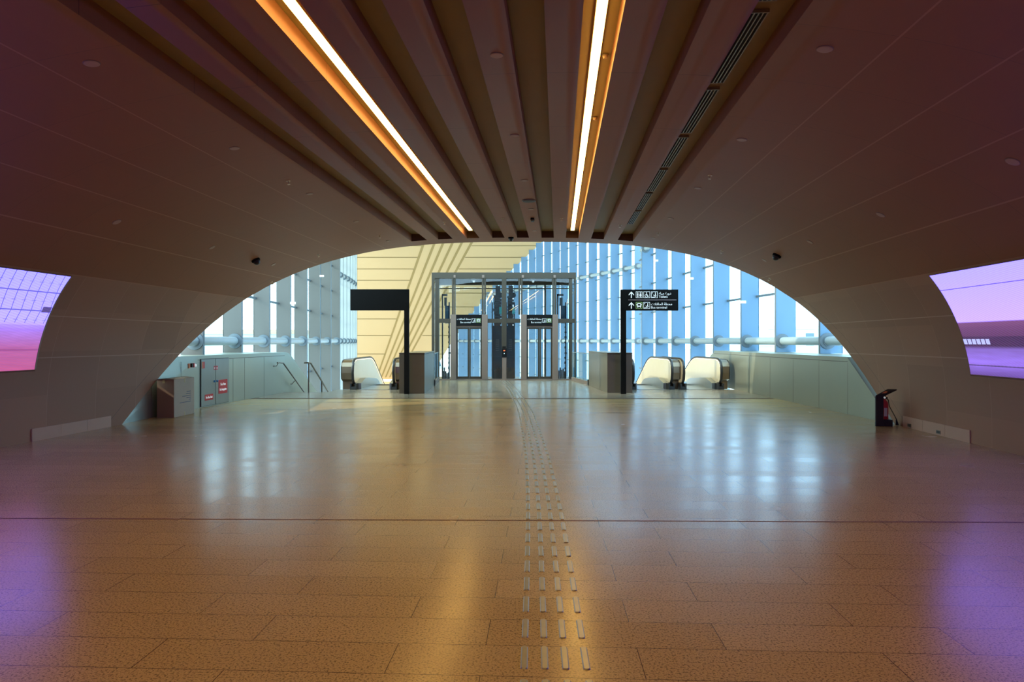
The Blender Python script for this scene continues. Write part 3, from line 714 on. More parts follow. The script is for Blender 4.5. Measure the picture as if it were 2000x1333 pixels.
# handrails at the stair head
h = thing('stair_handrail', 'dark steel handrail bracketed to the left parapet, running down the stairs', 'handrail', (-6.98, 20.6, 0))
def drop(y): return -(y) * math.tan(math.radians(32))
MB().tube([(.02, -.5 + .15, .95), (.02, -.28, .955), (.06, 0.05, .93), (.20, 1.6, .93 + drop(1.55) * 1.0), (.7, 6, .93 + drop(5.95))], .022, 10).build('rail', M['rail'], h, smooth=True)
for y in (-.25, 1.0): z = .95 if y < 0 else .93 + drop(.95); MB().tube([(-.12 + .09 * y, y, z - .1), (-.03 + .05 * y, y, z - .1), (.02 + .08 * max(y, 0), y, z)], .012, 8).lathe([(.03, 0), (.03, .01)], 12, (-.10 + .09 * y, y, z - .1), (1, 0, 0)).build('bracket', M['rail'], h)
h = thing('stair_handrail', 'free-standing dark steel handrail on posts in the middle of the stairs', 'handrail', (-6.28, 20.95, 0))
MB().tube([(-.1, 0, .93), (0, .05, .93), (.05, .15, .92), (.42, 5.5, .92 - 5.35 * math.tan(math.radians(32)))], .024, 10).build('rail', M['rail'], h, smooth=True)
MB().tube([(0, .12, 0), (0, .12, .93)], .02, 10).build('post', M['rail'], h); MB().tube([(.12, 1.15, -.9), (.12, 1.15, .28)], .02, 10).build('post', M['rail'], h)
st = MB()
for i in range(28): st.box(-7.0 + .03 * i * .3, -5.8, 21.3 + .29 * i, 21.3 + .29 * (i + 1) + .02, -.18 * (i + 1) - .5, -.18 * (i + 1))
tag(st.build('staircase', M['floor2']), 'stone staircase going down beside the left parapet, seen only at its edge', 'stairs')

# ------------------------------------------------------------------ half walls and glass balustrades in front of the elevators
def half_wall(poly, label):
    t = thing('half_wall', label, 'low wall', (poly[0][0], poly[0][1], 0)); q = [(a - poly[0][0], b - poly[0][1]) for a, b in poly]
    MB().prism(q, 0.001, 1.2).build('body', M['halfwall'], t, bevel=.004)
    cx = sum(a for a, b in q) / len(q); cy = sum(b for a, b in q) / len(q)
    MB().prism([(cx + (a - cx) * 1.012, cy + (b - cy) * 1.004) for a, b in q], 1.212, 1.24).build('coping', M['halfwall'], t)
    MB().prism([(cx + (a - cx) * .985, cy + (b - cy) * .99) for a, b in q], 1.2, 1.212).build('shadow_gap', M['dark_seam'], t)
    return t
half_wall([(-3.43, 20.75), (-2.66, 20.75), (-2.79, 24.4), (-3.40, 24.4)], 'boxy metal half wall behind the blank black sign')
half_wall([(2.94, 21.05), (3.71, 21.05), (3.40, 24.7), (2.78, 24.7)], 'boxy metal half wall behind the lettered black sign')
def balustrade(p0, p1, label):
    t = thing('glass_balustrade', label, 'balustrade', (p0[0], p0[1], 0), math.atan2(p1[1] - p0[1], p1[0] - p0[0])); L = math.hypot(p1[0] - p0[0], p1[1] - p0[1])
    MB().box(.03, L - .02, -.008, .008, .12, 1.13).build('glass_pane', M['bal_glass'], t)
    MB().box(0, L, -.035, .035, 0, .13).build('base_shoe', M['taupe'], t)
    MB().box(0, L, -.02, .02, 1.13, 1.155).build('top_rail', M['steel'], t)
    for x in (0, L - .03): MB().box(x, x + .03, -.012, .012, .12, 1.13).build('post', M['steel'], t)
    MB().box(-.03, .09, -.05, .05, .001, .2).build('end_clamp', M['dim'], t)
balustrade((2.80, 24.78), (2.46, 27.85), 'low clear glass balustrade between right half wall and elevators')
balustrade((-2.80, 24.5), (-3.02, 27.85), 'low clear glass balustrade between left half wall and elevators')

# ------------------------------------------------------------------ wayfinding signs
def arabic(s):
    T = {'toilets': '\uFEA9\uFEED\uFEAD\uFE93 \uFEE3\uFEF4\uFE8E\uFEE9', 'bus': '\uFEE3\uFEA4\uFEC4\uFE94 \uFE8D\uFEDF\uFEA4\uFE8E\uFED3\uFEFC\uFE95'}
    return T[s][::-1]
def px_x(px, D): return (px - 1000) / F * D
def icon(parent, x, z, s, kind, y, m=None, border=None):
    m = m or M['white']; border = border or m; w = .055 * s; mb = MB()
    for a in ((0, s, 0, w), (0, s, s - w, s), (0, w, 0, s), (s - w, s, 0, s)): mb.box(x + a[0], x + a[1], y, y + .004, z + a[2], z + a[3])
    mb.build('icon_frame', border, parent)
    g = MB()
    def R(a, b, c, d): g.box(x + a * s, x + b * s, y, y + .004, z + c * s, z + d * s)
    def poly(pts): g.plate([(x + a * s, z + b * s) for a, b in pts], y, y + .004)
    def disc(a, b, r): poly([(a + r * math.cos(k * .524), b + r * math.sin(k * .524)) for k in range(12)])
    if kind == 'wc':
        disc(.28, .80, .075); R(.19, .37, .42, .70); R(.2, .265, .12, .42); R(.295, .36, .12, .42); R(.485, .515, .12, .88)
        disc(.72, .80, .075); poly([(.66, .70), (.78, .70), (.88, .34), (.56, .34)]); R(.645, .70, .12, .36); R(.74, .795, .12, .36)
    elif kind == 'chair':
        disc(.47, .80, .07); R(.43, .51, .38, .72); R(.43, .66, .38, .46); poly([(.60, .42), (.68, .44), (.80, .16), (.72, .14)]); R(.45, .62, .54, .60)
        for k in range(9): a = math.radians(110 + k * 25); poly([(.45 + .25 * math.cos(a), .35 + .25 * math.sin(a)), (.45 + .19 * math.cos(a), .35 + .19 * math.sin(a)), (.45 + .19 * math.cos(a + .44), .35 + .19 * math.sin(a + .44)), (.45 + .25 * math.cos(a + .44), .35 + .25 * math.sin(a + .44))])
    elif kind == 'esc':
        disc(.66, .80, .065); poly([(.60, .70), (.70, .72), (.72, .45), (.60, .42)]); poly([(.36, .40), (.72, .46), (.72, .38), (.40, .30)]); poly([(.14, .16), (.5, .18), (.84, .38), (.84, .30), (.52, .10), (.14, .08)])
        poly([(.14, .84), (.30, .84), (.14, .68)]); R(.30, .36, .5, .55)
    elif kind == 'bus':
        poly([(.2, .30), (.2, .78), (.28, .86), (.72, .86), (.8, .78), (.8, .72), (.30, .72), (.30, .46), (.8, .46), (.8, .30)]); R(.70, .80, .44, .80); R(.24, .36, .16, .30); R(.64, .76, .16, .30); R(.10, .16, .52, .72); R(.84, .90, .52, .72)
    g.build('icon', m, parent, fix=False)
def arrow(parent, x, z, s, y, m):
    g = MB(); g.box(x - .07 * s, x + .07 * s, y, y + .004, z, z + .8 * s)
    g.plate([(x, z + s), (x + .40 * s, z + .58 * s), (x + .40 * s, z + .40 * s), (x, z + .78 * s)], y, y + .004)
    g.plate([(x, z + s), (x, z + .78 * s), (x - .40 * s, z + .40 * s), (x - .40 * s, z + .58 * s)], y, y + .004); g.build('arrow', m, parent, fix=False)
DS = 20.5
def PX(px): return px_x(px, DS)
def PZ(py): return H + (667 - py) / F * DS
sg = thing('wayfinding_sign', 'blank black flag sign on a tall black post left of the elevators', 'sign', (PX(793.7), DS, 0))
MB().box(-.07, .07, 0, .12, 0.001, PZ(566)).build('post', M['black'], sg)
MB().box(PX(684.5) - sg.location.x, .07, -.004, .124, PZ(607), PZ(566) + .002).build('panel', M['black'], sg)
sg = thing('wayfinding_sign', 'black flag sign with toilets and bus terminal directions right of the elevators', 'sign', (PX(1218), DS, 0))
sx = sg.location.x
MB().box(-.078, .078, 0, .12, 0.001, PZ(566.5)).build('post', M['black'], sg)
pn = MB().box(-.078, PX(1324.7) - sx, -.004, .124, PZ(607.3), PZ(566.3)).build('panel', M['black'], sg)
yy = -.009
for zpx, kinds, en, ar, ax, icons in ((583.0, ['wc', 'chair', 'esc'], 'Toilets', 'toilets', 1286.5, (1241.8, 1256.7, 1271.6)), (603.8, ['bus', 'esc'], 'Bus terminal', 'bus', 1271.2, (1241.8, 1256.7))):
    z0 = PZ(zpx)
    arrow(pn, PX(1233) - sx, z0, .195, yy, M['white'])
    for k, xx in zip(kinds, icons): icon(pn, PX(xx) - sx, z0, .195, k, yy, border=M['green'] if k == 'bus' else None)
    text(en, .098, M['white'], pn, (PX(ax) - sx, yy, z0 + .005), RF, squeeze=.98)
    text(arabic(ar), .105, M['white'], pn, (PX(ax) - sx, yy, z0 + .105), RF)
MB().box(PX(1227) - sx, PX(1321) - sx, yy, yy + .004, PZ(587.4), PZ(586.2)).build('divider_line', M['pinkline'], pn)

# ------------------------------------------------------------------ elevators
DL = 28.0
def LX(px): return (px - 1000) / F * DL
def LZ(py): return H + (667 - py) / F * DL
enc = thing('elevator_enclosure', 'tall glass and bronze-framed twin elevator enclosure at the end of the floor', 'elevator shaft', (0, DL, 0))
ztop, zb0 = LZ(533), LZ(544.5); DEP = 2.3
def fr(name, x0, x1, y0, y1, z0, z1, m=None): return MB().box(x0, x1, y0, y1, z0, z1).build(name, m or M['liftframe'], enc, bevel=.004)
fr('top_beam', LX(843), LX(1125), 0, .2, zb0, ztop)
fr('roof', LX(843), LX(1125), .2, DEP, ztop - .08, ztop)
for a, b in ((LX(843), LX(843) + .1), (LX(1125) - .1, LX(1125))): fr('side_beam', a, b, .2, DEP, zb0, ztop - .08)
fr('rear_beam', LX(843), LX(1125), DEP - .15, DEP, zb0 - .1, ztop - .08)
for a, b in ((843, 848), (1122, 1125)): fr('corner_post', LX(a), LX(b), 0, .1, 0, zb0)
for a, b in ((849.5, 857), (1111.5, 1118)): fr('column', LX(a), LX(b), .06, .3, 0, zb0)
fr('column', LX(980), LX(989), .0, .2, .05, zb0)
for a, b in ((882.5, 886), (887, 889.5), (941, 944.5), (945.5, 948.8), (1012.5, 1016.5), (1017.5, 1020.5), (1078.5, 1082), (1083, 1086.6)): fr('mullion', LX(a), LX(b), .02, .14, LZ(615.5), zb0)
for a, b in ((886, 890), (941.5, 946), (1019, 1023.5), (1081, 1085.5)): fr('mullion_cap', LX(a), LX(b), -.03, .05, zb0 + .02, zb0 + .14, M['taupe'])
for a, b in ((857, 880), (952.5, 1017), (1090, 1122)): fr('transom', LX(a), LX(b), .01, .17, LZ(631.6), LZ(623.5))
for x in (LX(843), LX(1125) - .08, LX(1068)): fr('rear_post', x, x + .08, DEP - .1, DEP, 0, zb0)
for z in (3.9,): fr('rear_rail', LX(846), LX(1122), DEP - .08, DEP - .02, z, z + .05)
def gl(x0, x1, z0, z1, y=.12): MB().box(x0, x1, y, y + .012, z0, z1).build('glass_pane', M['liftglass'], enc)
for a, b, c, d in ((848, 882, 544.5, 623), (890, 941, 544.5, 615), (949, 980, 544.5, 623), (989, 1012, 544.5, 623), (1021, 1078, 544.5, 615), (1087, 1122, 544.5, 623),
                   (848, 880, 632, 743), (952.5, 980, 632, 743), (989, 1017, 632, 743), (1090, 1122, 632, 743)): gl(LX(a), LX(b), LZ(d), LZ(c))
for x in (LX(843) + .03, LX(1125) - .045): MB().box(x, x + .012, .2, DEP - .1, .02, zb0).build('glass_pane', M['liftglass'], enc)
MB().box(LX(846), LX(1122), DEP - .04, DEP - .03, .02, zb0).build('glass_pane', M['liftglass'], enc)
fr('sill', LX(848), LX(1122), -.01, .12, 0.001, .04, M['taupe'])
def portal(j0, d0, d1, j1, label):
    cx = LX((j0 + j1) / 2); t = thing('elevator_doorway', label, 'elevator door', (cx, DL - .06, 0), group='elevator doorways')
    X = lambda p: LX(p) - cx
    MB().box(X(j0), X(d0), 0, .3, 0.001, LZ(615.2)).build('jamb', M['taupe'], t, bevel=.006); MB().box(X(d1), X(j1), 0, .3, 0.001, LZ(615.2)).build('jamb', M['taupe'], t, bevel=.006)
    s = MB().box(X(d0), X(d1), .01, .25, LZ(637), LZ(615.6)).build('sign_panel', M['black'], t); s['label'] = 'black panel reading Bus terminal'
    yq = .005; z0 = LZ(633.5)
    icon(s, X(d1 - 10.5), LZ(631), .17, 'bus', yq, M['grey_print'], M['green']); icon(s, X(d1 - 20), LZ(631), .17, 'esc', yq, M['grey_print'])
    text('Bus terminal', .10, M['grey_print'], s, (X(d1 - 21.5), yq, LZ(632)), RF, align='RIGHT', squeeze=.85)
    text(arabic('bus'), .098, M['grey_print'], s, (X(d1 - 21.5), yq, LZ(625.5)), RF, align='RIGHT', squeeze=.95)
    MB().box(X(d0), X(d1), .1, .28, LZ(640), LZ(637)).build('header', M['taupe'], t)
    mid = (d0 + d1) / 2
    for a, b in ((d0, mid), (mid, d1)):
        w0, w1 = X(a) + .003, X(b) - .003; z1 = LZ(640.2)
        dm = MB(); e = .06
        dm.box(w0, w0 + e, .14, .19, .02, z1); dm.box(w1 - e, w1, .14, .19, .02, z1); dm.box(w0 + e, w1 - e, .14, .19, .02, .14); dm.box(w0 + e, w1 - e, .14, .19, z1 - .07, z1)
        d = dm.build('door', M['liftframe'], t); MB().box(w0 + e, w1 - e, .16, .17, .14, z1 - .07).build('pane', M['liftglass'], d)
    return t
portal(880, 891, 941.3, 952.5, 'glass elevator doorway left of the call post')
portal(1017.5, 1028.6, 1079, 1090, 'glass elevator doorway right of the call post')
cp = thing('elevator_call_post', 'slim taupe post with black call button box between the two elevator doorways', 'call post', (LX(985), DL - .12, 0))
MB().box(-.085, .085, 0, .1, 0.001, .93).build('post', M['taupe'], cp); c = MB().box(-.10, .10, -.03, .07, .93, 1.30).build('button_box', M['black'], cp, bevel=.005)
MB().box(-.035, .03, -.034, -.03, 1.19, 1.23).build('floor_display', M['red_led'], c); MB().lathe([(.018, 0), (.016, .01)], 14, (0, -.03, 1.09), (0, -1, 0)).build('call_button', M['white'], c)
MB().box(-.08, .07, .02, .08, 1.33, 1.38).build('reader', M['black'], cp)
# shaft machinery
def mast(x0, x1, label, y=DL + 1.0, tall=3.75, seed=1, wide=True):
    rr = random.Random(seed); cx = (LX(x0) + LX(x1)) / 2; w = LX(x1) - LX(x0)
    t = thing('elevator_mast', label, 'elevator machinery', (cx, y, 0), group='elevator shaft machinery')
    mb = MB(); mb.box(-w / 2, -w / 2 + .05, 0, .12, 0.001, tall - .5); mb.box(w / 2 - .05, w / 2, 0, .12, 0.001, tall - .5); mb.build('guide_rail', M['machine'], t)
    if wide:
        MB().box(-w / 2 + .05, w / 2 - .05, .02, .1, 0.001, 2.25).build('counterweight_cover', M['mast'], t)
        mb = MB()
        mb.box(-w * .28, w * .24, .03, .09, 2.25, 3.5)
        for z in [2.3 + .14 * i for i in range(9)]: mb.box(-w * rr.uniform(.28, .40), w * rr.uniform(.28, .40), -.02, .14, z, z + rr.uniform(.09, .135))
        mb.build('bracket_stack', M['machine'], t)
        MB().box(-.08, .12, 0, .1, 3.45, 3.95).build('sheave_housing', M['machine'], t)
        MB().lathe([(.12, -.03), (.12, .03)], 20, (.12, .05, 3.55), (0, 1, 0)).build('sheave', M['machine'], t)
        MB().box(.08, .2, -.03, .03, 2.75, 3.05).build('control_box', M['teal'], t)
        mb = MB()
        for i in range(6):
            for q in (-.05, 0, .05): mb.lathe([(.009, 0), (.009, .006)], 8, (q, .02, 1.2 + i * .09), (0, -1, 0))
        mb.build('bolt_row', M['steel'], t)
    else:
        MB().box(-w * .1, w * .45, .0, .18, 2.35, 3.1).build('governor_box', M['mast'], t)
        MB().box(-w * .2, w * .1, .0, .16, 3.1, 3.45).build('control_box', M['machine'], t)
        MB().box(-w * .5, w * .2, .0, .1, 3.52, 3.6).box(-w * .5, -w * .35, 0, .1, 3.25, 3.6).build('bracket_arm', M['machine'], t)
        mb = MB()
        for i in range(9): mb.box(w * .3, w * rr.uniform(.38, .6), .02, .1, .4 + i * .22, .4 + i * .22 + rr.uniform(.05, .12))
        mb.build('bracket_stack', M['machine'], t)
    mb = MB(); 
    for i in range(5): q = -.12 + i * .06; mb.box(q - .02, q + .02, -.1, .1, 0.001, rr.uniform(.2, .5))
    mb.build('buffer', M['machine'], t)
    for q in (-.04, .04): MB().tube([(q, .05, tall - .5), (q, .05, LZ(544.5))], .006, 6).build('rope', M['machine'], t)
mast(959, 982, 'black elevator mast with sheave left of the centre column', seed=3)
mast(987.5, 1006, 'black elevator mast with teal box right of the centre column', seed=5)
mast(858, 874, 'dark elevator rail gear in the far left bay of the enclosure', seed=8, wide=False)
mast(1091, 1110, 'dark elevator rail gear in the far right bay of the enclosure', seed=9, wide=False)
for x, w in ((924, 'left'), (1042, 'right')):
    t = thing('shaft_lamp', 'small white sensor hanging under the enclosure roof above the %s doorway' % w, 'sensor', (LX(x), DL + .5, LZ(541)), group='shaft sensors')
    MB().box(-.1, .08, -.05, .05, -.12, 0.02).build('bracket', M['steel'], t); MB().lathe([(.04, -.12), (.05, -.16), (.03, -.2)], 14).build('head', M['white'], t)

# ------------------------------------------------------------------ escalators
def handrail_path():
    p = [(.26, .20), (.10, .22), (.0, .34), (-.04, .55), (-.02, .76), (.06, .91), (.20, .99), (.40, 1.02)]
    y = 2.3; p += [(1.2, 1.02), (y, 1.02)]
    for k in range(1, 6): a = math.radians(30) * k / 5; p.append((y + 1.6 * math.sin(a), 1.02 - 1.6 * (1 - math.cos(a))))
    yl, zl = p[-1]; p.append((yl + 9, zl - 9 * math.tan(math.radians(30)))); return p
def floor_path(off=0.0):
    y = 2.3; p = [(y, off)]
    for k in range(1, 6): a = math.radians(30) * k / 5; p.append((y + 1.6 * math.sin(a), off - 1.6 * (1 - math.cos(a))))
    yl, zl = p[-1]; p.append((yl + 9, zl - 9 * math.tan(math.radians(30)))); return p
def escalator(x0, x1, y, rz, label, clad_l, clad_r, group='escalators at the end of the floor'):
    w = x1 - x0; t = thing('escalator', label, 'escalator', (x0, y, 0), rz, group)
    hp = handrail_path(); fp = floor_path(.06)
    for side, xx in ((-1, 0.0), (1, w)):
        MB().tube([(xx, a, b) for a, b in hp], .03, 10, rx=.045).build('handrail', M['rubber'], t, smooth=True)
        inner = [(a + (.03 if i < 6 else 0), b - (.03 if i > 5 else 0)) for i, (a, b) in enumerate(hp) if i > 1]
        outl = inner + [(a, b + .15) for a, b in reversed(fp)] + [(.12, .22)]
        MB().slab(outl, xx - .008, xx + .008).build('balustrade_panel', M['esc_panel'], t)
        MB().tube([(xx - side * .02, a + .03, b - .05) for a, b in hp[4:]], .009, 6).build('led_strip', M['led'], t)
        sk = [(.30, .0), (.30, .20), (.9, .34), (1.35, .33)] + [(a, b + .20) for a, b in fp] + [(a, b - .3) for a, b in reversed(fp)] + [(2.2, -.3), (.30, -.05)]
        MB().slab(sk, *(sorted((xx - side * .015, xx - side * .20)))).build('skirt', M['steel'], t)
        b = MB(); b.box(xx - .10, xx + .10, .0, .30, 0.001, .1); b.box(xx - .10, xx - .055, .0, .30, .1, .2); b.box(xx + .055, xx + .10, .0, .30, .1, .2); b.build('handrail_inlet', M['dim'], t)
    for side, cl in ((-1, clad_l), (1, clad_r)):
        if not cl: continue
        xx = -.05 if side < 0 else w + .05
        op = [(.20, .26), (.05, .34), (.02, .55), (.03, .76), (.10, .89), (.22, .96), (.40, .98), (2.3, .98)] + [(a, b + .92) for a, b in fp[1:]] + [(a, b - .3) for a, b in reversed(fp)] + [(2.2, .0), (.2, .0)]
        MB().slab(op, *sorted((xx, xx + side * cl))).build('outer_cladding', M['bronze'], t)
        MB().tube([(xx + side * cl, a, b) for a, b in op[1:9]], .014, 8).build('edge_trim', M['rubber'], t)
    MB().box(.2, w - .2, .0, 2.0, .001, .012).build('comb_plate', M['steel'], t)
    s = MB()
    for i in range(30):
        yy_ = 2.05 + .33 * i; d = max(0, (yy_ - 2.9) * math.tan(math.radians(30))); s.box(.21, w - .21, yy_, yy_ + .325, -d - .25, -d + .0)
    s.build('steps', M['dim'], t)
    return t
escalator(-5.21, -3.87, 22.35, math.radians(-1.5), 'escalator going down on the left beside the stairs', .34, .32)
escalator(3.97, 5.26, 22.35, math.radians(4.0), 'escalator going down nearest the right half wall', 0, .24)
escalator(5.62, 6.88, 22.35, math.radians(4.0), 'escalator going down next to the right parapet', 0, .24)

# ------------------------------------------------------------------ fire extinguisher stand
p = P(1727, 834, 12.8)
t = thing('extinguisher_stand', 'dark grey bent-steel extinguisher stand by the right arch foot', 'stand', (p.x - .15, 12.78, 0), -YAW)
MB().box(-.02, .125, .0, .03, 0.001, .56).build('front_plate', M['dim'], t, bevel=.004)
hd = MB(); hd.mesh([(-.02, 0, .56), (.125, 0, .56), (.42, .12, .67), (.27, .16, .67), (-.02, 0, .58), (.125, 0, .58), (.42, .12, .69), (.27, .16, .69)], [(0, 1, 2, 3), (4, 5, 6, 7), (0, 1, 5, 4), (1, 2, 6, 5), (2, 3, 7, 6), (3, 0, 4, 7)])
hd.build('hood', M['dim'], t); MB().box(.12, .30, .02, .26, 0.001, .12).build('foot', M['dim'], t, bevel=.004)
hd = MB(); hd.mesh([(.10, .03, .618), (.17, .03, .618), (.27, .09, .655), (.20, .10, .655)], [(0, 1, 2, 3)]); hd.build('red_sticker', M['orange'], t, fix=False)
e = thing('fire_extinguisher', 'red fire extinguisher with black hose standing in the dark steel stand', 'fire extinguisher', (p.x + .06, 12.90, .121), -YAW)
MB().lathe([(.055, 0), (.065, .01), (.065, .29), (.05, .335), (.02, .36), (.02, .39)], 24).build('cylinder', M['red'], e, smooth=True)
MB().box(-.02, .05, -.012, .012, .39, .42).box(-.05, .02, -.01, .01, .43, .445).build('valve', M['dim'], e); MB().lathe([(.018, 0), (.016, .015)], 12, (-.01, -.02, .41), (0, -1, 0)).build('gauge', M['white'], e)
MB().tube([(.03, 0, .40), (.07, .0, .36), (.085, 0, .25), (.20, .02, .05), (.23, .02, -.01)], .008, 8).build('hose', M['rubber'], e, smooth=True)
MB().lathe([(.012, 0), (.03, .10)], 12, (.225, .02, -.01), (.15, 0, -1)).build('nozzle', M['rubber'], e); MB().box(-.035, .02, -.068, -.06, .06, .22).build('instruction_label', M['grey_print'], e)
for x, y, w in ((1776, 832, 'nearer the extinguisher stand'), (1833, 845, 'farther from the extinguisher stand')):
    kx = (x - 1000) / F; D = (A + U0 - .02) / (kx * CA - SA); v = D * (kx * SA + CA)
    z = H + (667 - y) / F * D
    t = thing('floor_socket', 'small grey socket in the right baseboard, ' + w, 'socket', W(A + U0 - .019, v, z), -YAW, 'baseboard sockets')
    MB().box(-.008, .0, -.06, .06, -.03, .03).build('plate', M['rail'], t); mb = MB(); mb.box(-.012, -.008, -.04, -.01, -.018, .018); mb.box(-.012, -.008, .01, .04, -.018, .018); mb.build('outlet', M['dim'], t)

# ------------------------------------------------------------------ facades: fins, tubes, glass
def facade(pts, side, mfin, wall_name, tubes, zb, zt, depth, prefix, wn0, trans, fl_name):
    # pts: (x, y, z_bottom) of each fin's inner edge; side: +1 outward is +x
    nums = len(pts)
    for i, (x, y, z0) in enumerate(pts):
        t = thing('facade_fin', '%s, %s fin from the arch' % (prefix, ordinal(i + 1)), 'facade fin', (x, y, z0), 0, fl_name)
        MB().box(*(sorted((0, side * depth))), 0, .10, 0.001, zt - z0).build('blade', mfin, t)
        edge = MB().box(*(sorted((-side * .006, 0))), -.004, .104, 0.001, zt - z0).build('edge_strip', M['frame'], t)
        for tz in tubes:
            c = MB(); c.lathe([(.225, 0), (.225, .03), (.15, .045), (.15, .07)], 24, (side * .2, 0, tz - z0), (0, -1, 0)); c.build('collar', M['frame'], t, smooth=True)
    for tz in tubes:
        tb = MB(); L = [Vector((x + side * .2, y, tz)) for x, y, z0 in pts]
        L = [L[0] + (L[0] - L[1]) * .9] + L + [L[-1] + (L[-1] - L[-2]) * .3]
        tag(tb.tube(L, .125, 16).build('facade_tube', M['tube'], smooth=True), 'long pale round steel tube %s through the fins of the %s' % ('at eye level' if tz < 3 else 'high up', fl_name), 'tube', 'tubes through the facade fins')
    global WN
    for i in range(nums):
        x0, y0, zz = pts[i]
        if i + 1 < nums: x1, y1 = pts[i + 1][:2]
        else: x1, y1 = x0 + (x0 - pts[i - 1][0]), y0 + (y0 - pts[i - 1][1])
        g = MB(); xa, xb = x0 + side * (depth - .03), x1 + side * (depth - .03)
        g.mesh([(xa, y0 + .1, zz), (xb, y1, zz), (xb + side * .02, y1, zz), (xa + side * .02, y0 + .1, zz), (xa, y0 + .1, zt), (xb, y1, zt), (xb + side * .02, y1, zt), (xa + side * .02, y0 + .1, zt)],
               [(0, 1, 2, 3), (4, 5, 6, 7), (0, 1, 5, 4), (1, 2, 6, 5), (2, 3, 7, 6), (3, 0, 4, 7)])
        WN += 1; w = struct(g.build('window_%d' % WN, M['glass']))
        f = MB(); z = H + trans; hh = .035
        zs = []
        k = -6
        while H + trans * k < zt: 
            if H + trans * k > zz + .05: zs.append(H + trans * k)
            k += 1
        for z in zs:
            xi0, xi1 = xa - side * .08, xb - side * .08
            f.mesh([(xi0, y0 + .1, z - hh), (xi1, y1, z - hh), (xb - side * .004, y1, z - hh), (xa - side * .004, y0 + .1, z - hh), (xi0, y0 + .1, z + hh), (xi1, y1, z + hh), (xb - side * .004, y1, z + hh), (xa - side * .004, y0 + .1, z + hh)],
                   [(0, 1, 2, 3), (4, 5, 6, 7), (0, 1, 5, 4), (1, 2, 6, 5), (2, 3, 7, 6), (3, 0, 4, 7)])
        f.build('window_frame', M['frame'], w)
WN = 0
CR = 13197.0
RF1 = []
for n in range(-1, 8):
    D = CR * (.001424 + .0002 * n); RF1.append((9.9 - .075 * D, D, 1.25 if D < 25 else -5.0))
facade(RF1, 1, M['fin_r'], 'r', (H, H + 5.05), -5, 12, .62, 'skylight-blue fin of near right glass wall', 0, 1.57, 'near right facade')
XS = [1240, 1216, 1192.6, 1171, 1150, 1130, 1112, 1095, 1079, 1063, 1047, 1033, 1018, 1003, 989, 975, 962, 950, 938, 926, 915, 905, 895]
RF2 = [((x - 1000) / F * (46 + 1.7 * n), 46 + 1.7 * n, -6.0) for n, x in enumerate(XS)]
facade(RF2, 1, M['fin_r'], 'r', (H, H + 5.05), -6, 13, .64, 'pale skylight-blue fin of far right glass wall', 0, 1.57, 'far right facade')
CL = 8000.0
LF1 = []
for n in range(0, 8):
    D = CL * (.002153 + .00042 * n); LF1.append((-6.0 - .105 * D, D, 1.25 if D < 21.3 else -5.0))
facade(LF1, -1, M['fin_l'], 'l', (H,), -5, 12, .56, 'grey fin of near left glass wall', 0, 1.5, 'near left facade')
XL = [657.6, 663.5, 670, 677, 683.7, 689, 693.5, 697]
LF2 = [((x - 1000) / F * (49 + 1.6 * n), 49 + 1.6 * n, -6.0) for n, x in enumerate(XL)]
facade(LF2, -1, M['fin_w'], 'l', (H, H + 5.05), -6, 13, .5, 'thin glare-pale fin of far left glass wall', 0, 1.5, 'far left facade')

# ------------------------------------------------------------------ cream soffit wall at the far end
def DY(y): return 63 + (y - 475) * .123
prof = [430, 440, 450, 460, 480.5, 503, 526, 548, 573, 600, 627.5, 659.7, 694, 728, 742]
JL = [503.3, 525.8, 548, 573, 600, 623.5, 656, 692, 728]; 
def XL_(D): return -.2273 * D
xr = lambda y: 1090 if y < 520 else 1090
mb = MB(); ysub = []
y = 430.0
while y < 742: ysub.append(y); y += 6.0
ysub.append(742.0)
def cs(px, py): return P(px, py, DY(py))
def fac_x(D):
    P_ = RF2
    for a, b in zip(P_[:-1], P_[1:]):
        if D <= b[1]: return a[0] + (b[0] - a[0]) * (D - a[1]) / (b[1] - a[1]) + .45
    a, b = P_[-2], P_[-1]; return b[0] + (b[0] - a[0]) * (D - b[1]) / (b[1] - a[1]) + .45
def wall_pt(frac, py):          # fraction across the wall: 0 left edge .. 1 right edge
    D = DY(py); xl = -.2273 * D; xrr = fac_x(D); p = P(1000, py, D); return Vector((xl + (xrr - xl) * frac, D, p.z))
for a, b in zip(ysub[:-1], ysub[1:]): mb.face([wall_pt(0, b), wall_pt(1, b), wall_pt(1, a), wall_pt(0, a)])
mb.face([wall_pt(0, 430), wall_pt(1, 430), Vector((12, 20, 13.2)), Vector((-14, 20, 13.2))])
wf = struct(mb.build('wall_far', M['cream'], merge=True, smooth=True, fix=False))
def ribbon(pts, w, m, name, off=.03):
    mb = MB()
    for (x0, y0), (x1, y1) in zip(pts[:-1], pts[1:]):
        mb.face([cs(x0 - w / 2, y0) + Vector((0, -off, 0)), cs(x0 + w / 2, y0) + Vector((0, -off, 0)), cs(x1 + w / 2, y1) + Vector((0, -off, 0)), cs(x1 - w / 2, y1) + Vector((0, -off, 0))])
    return mb
seam = MB()
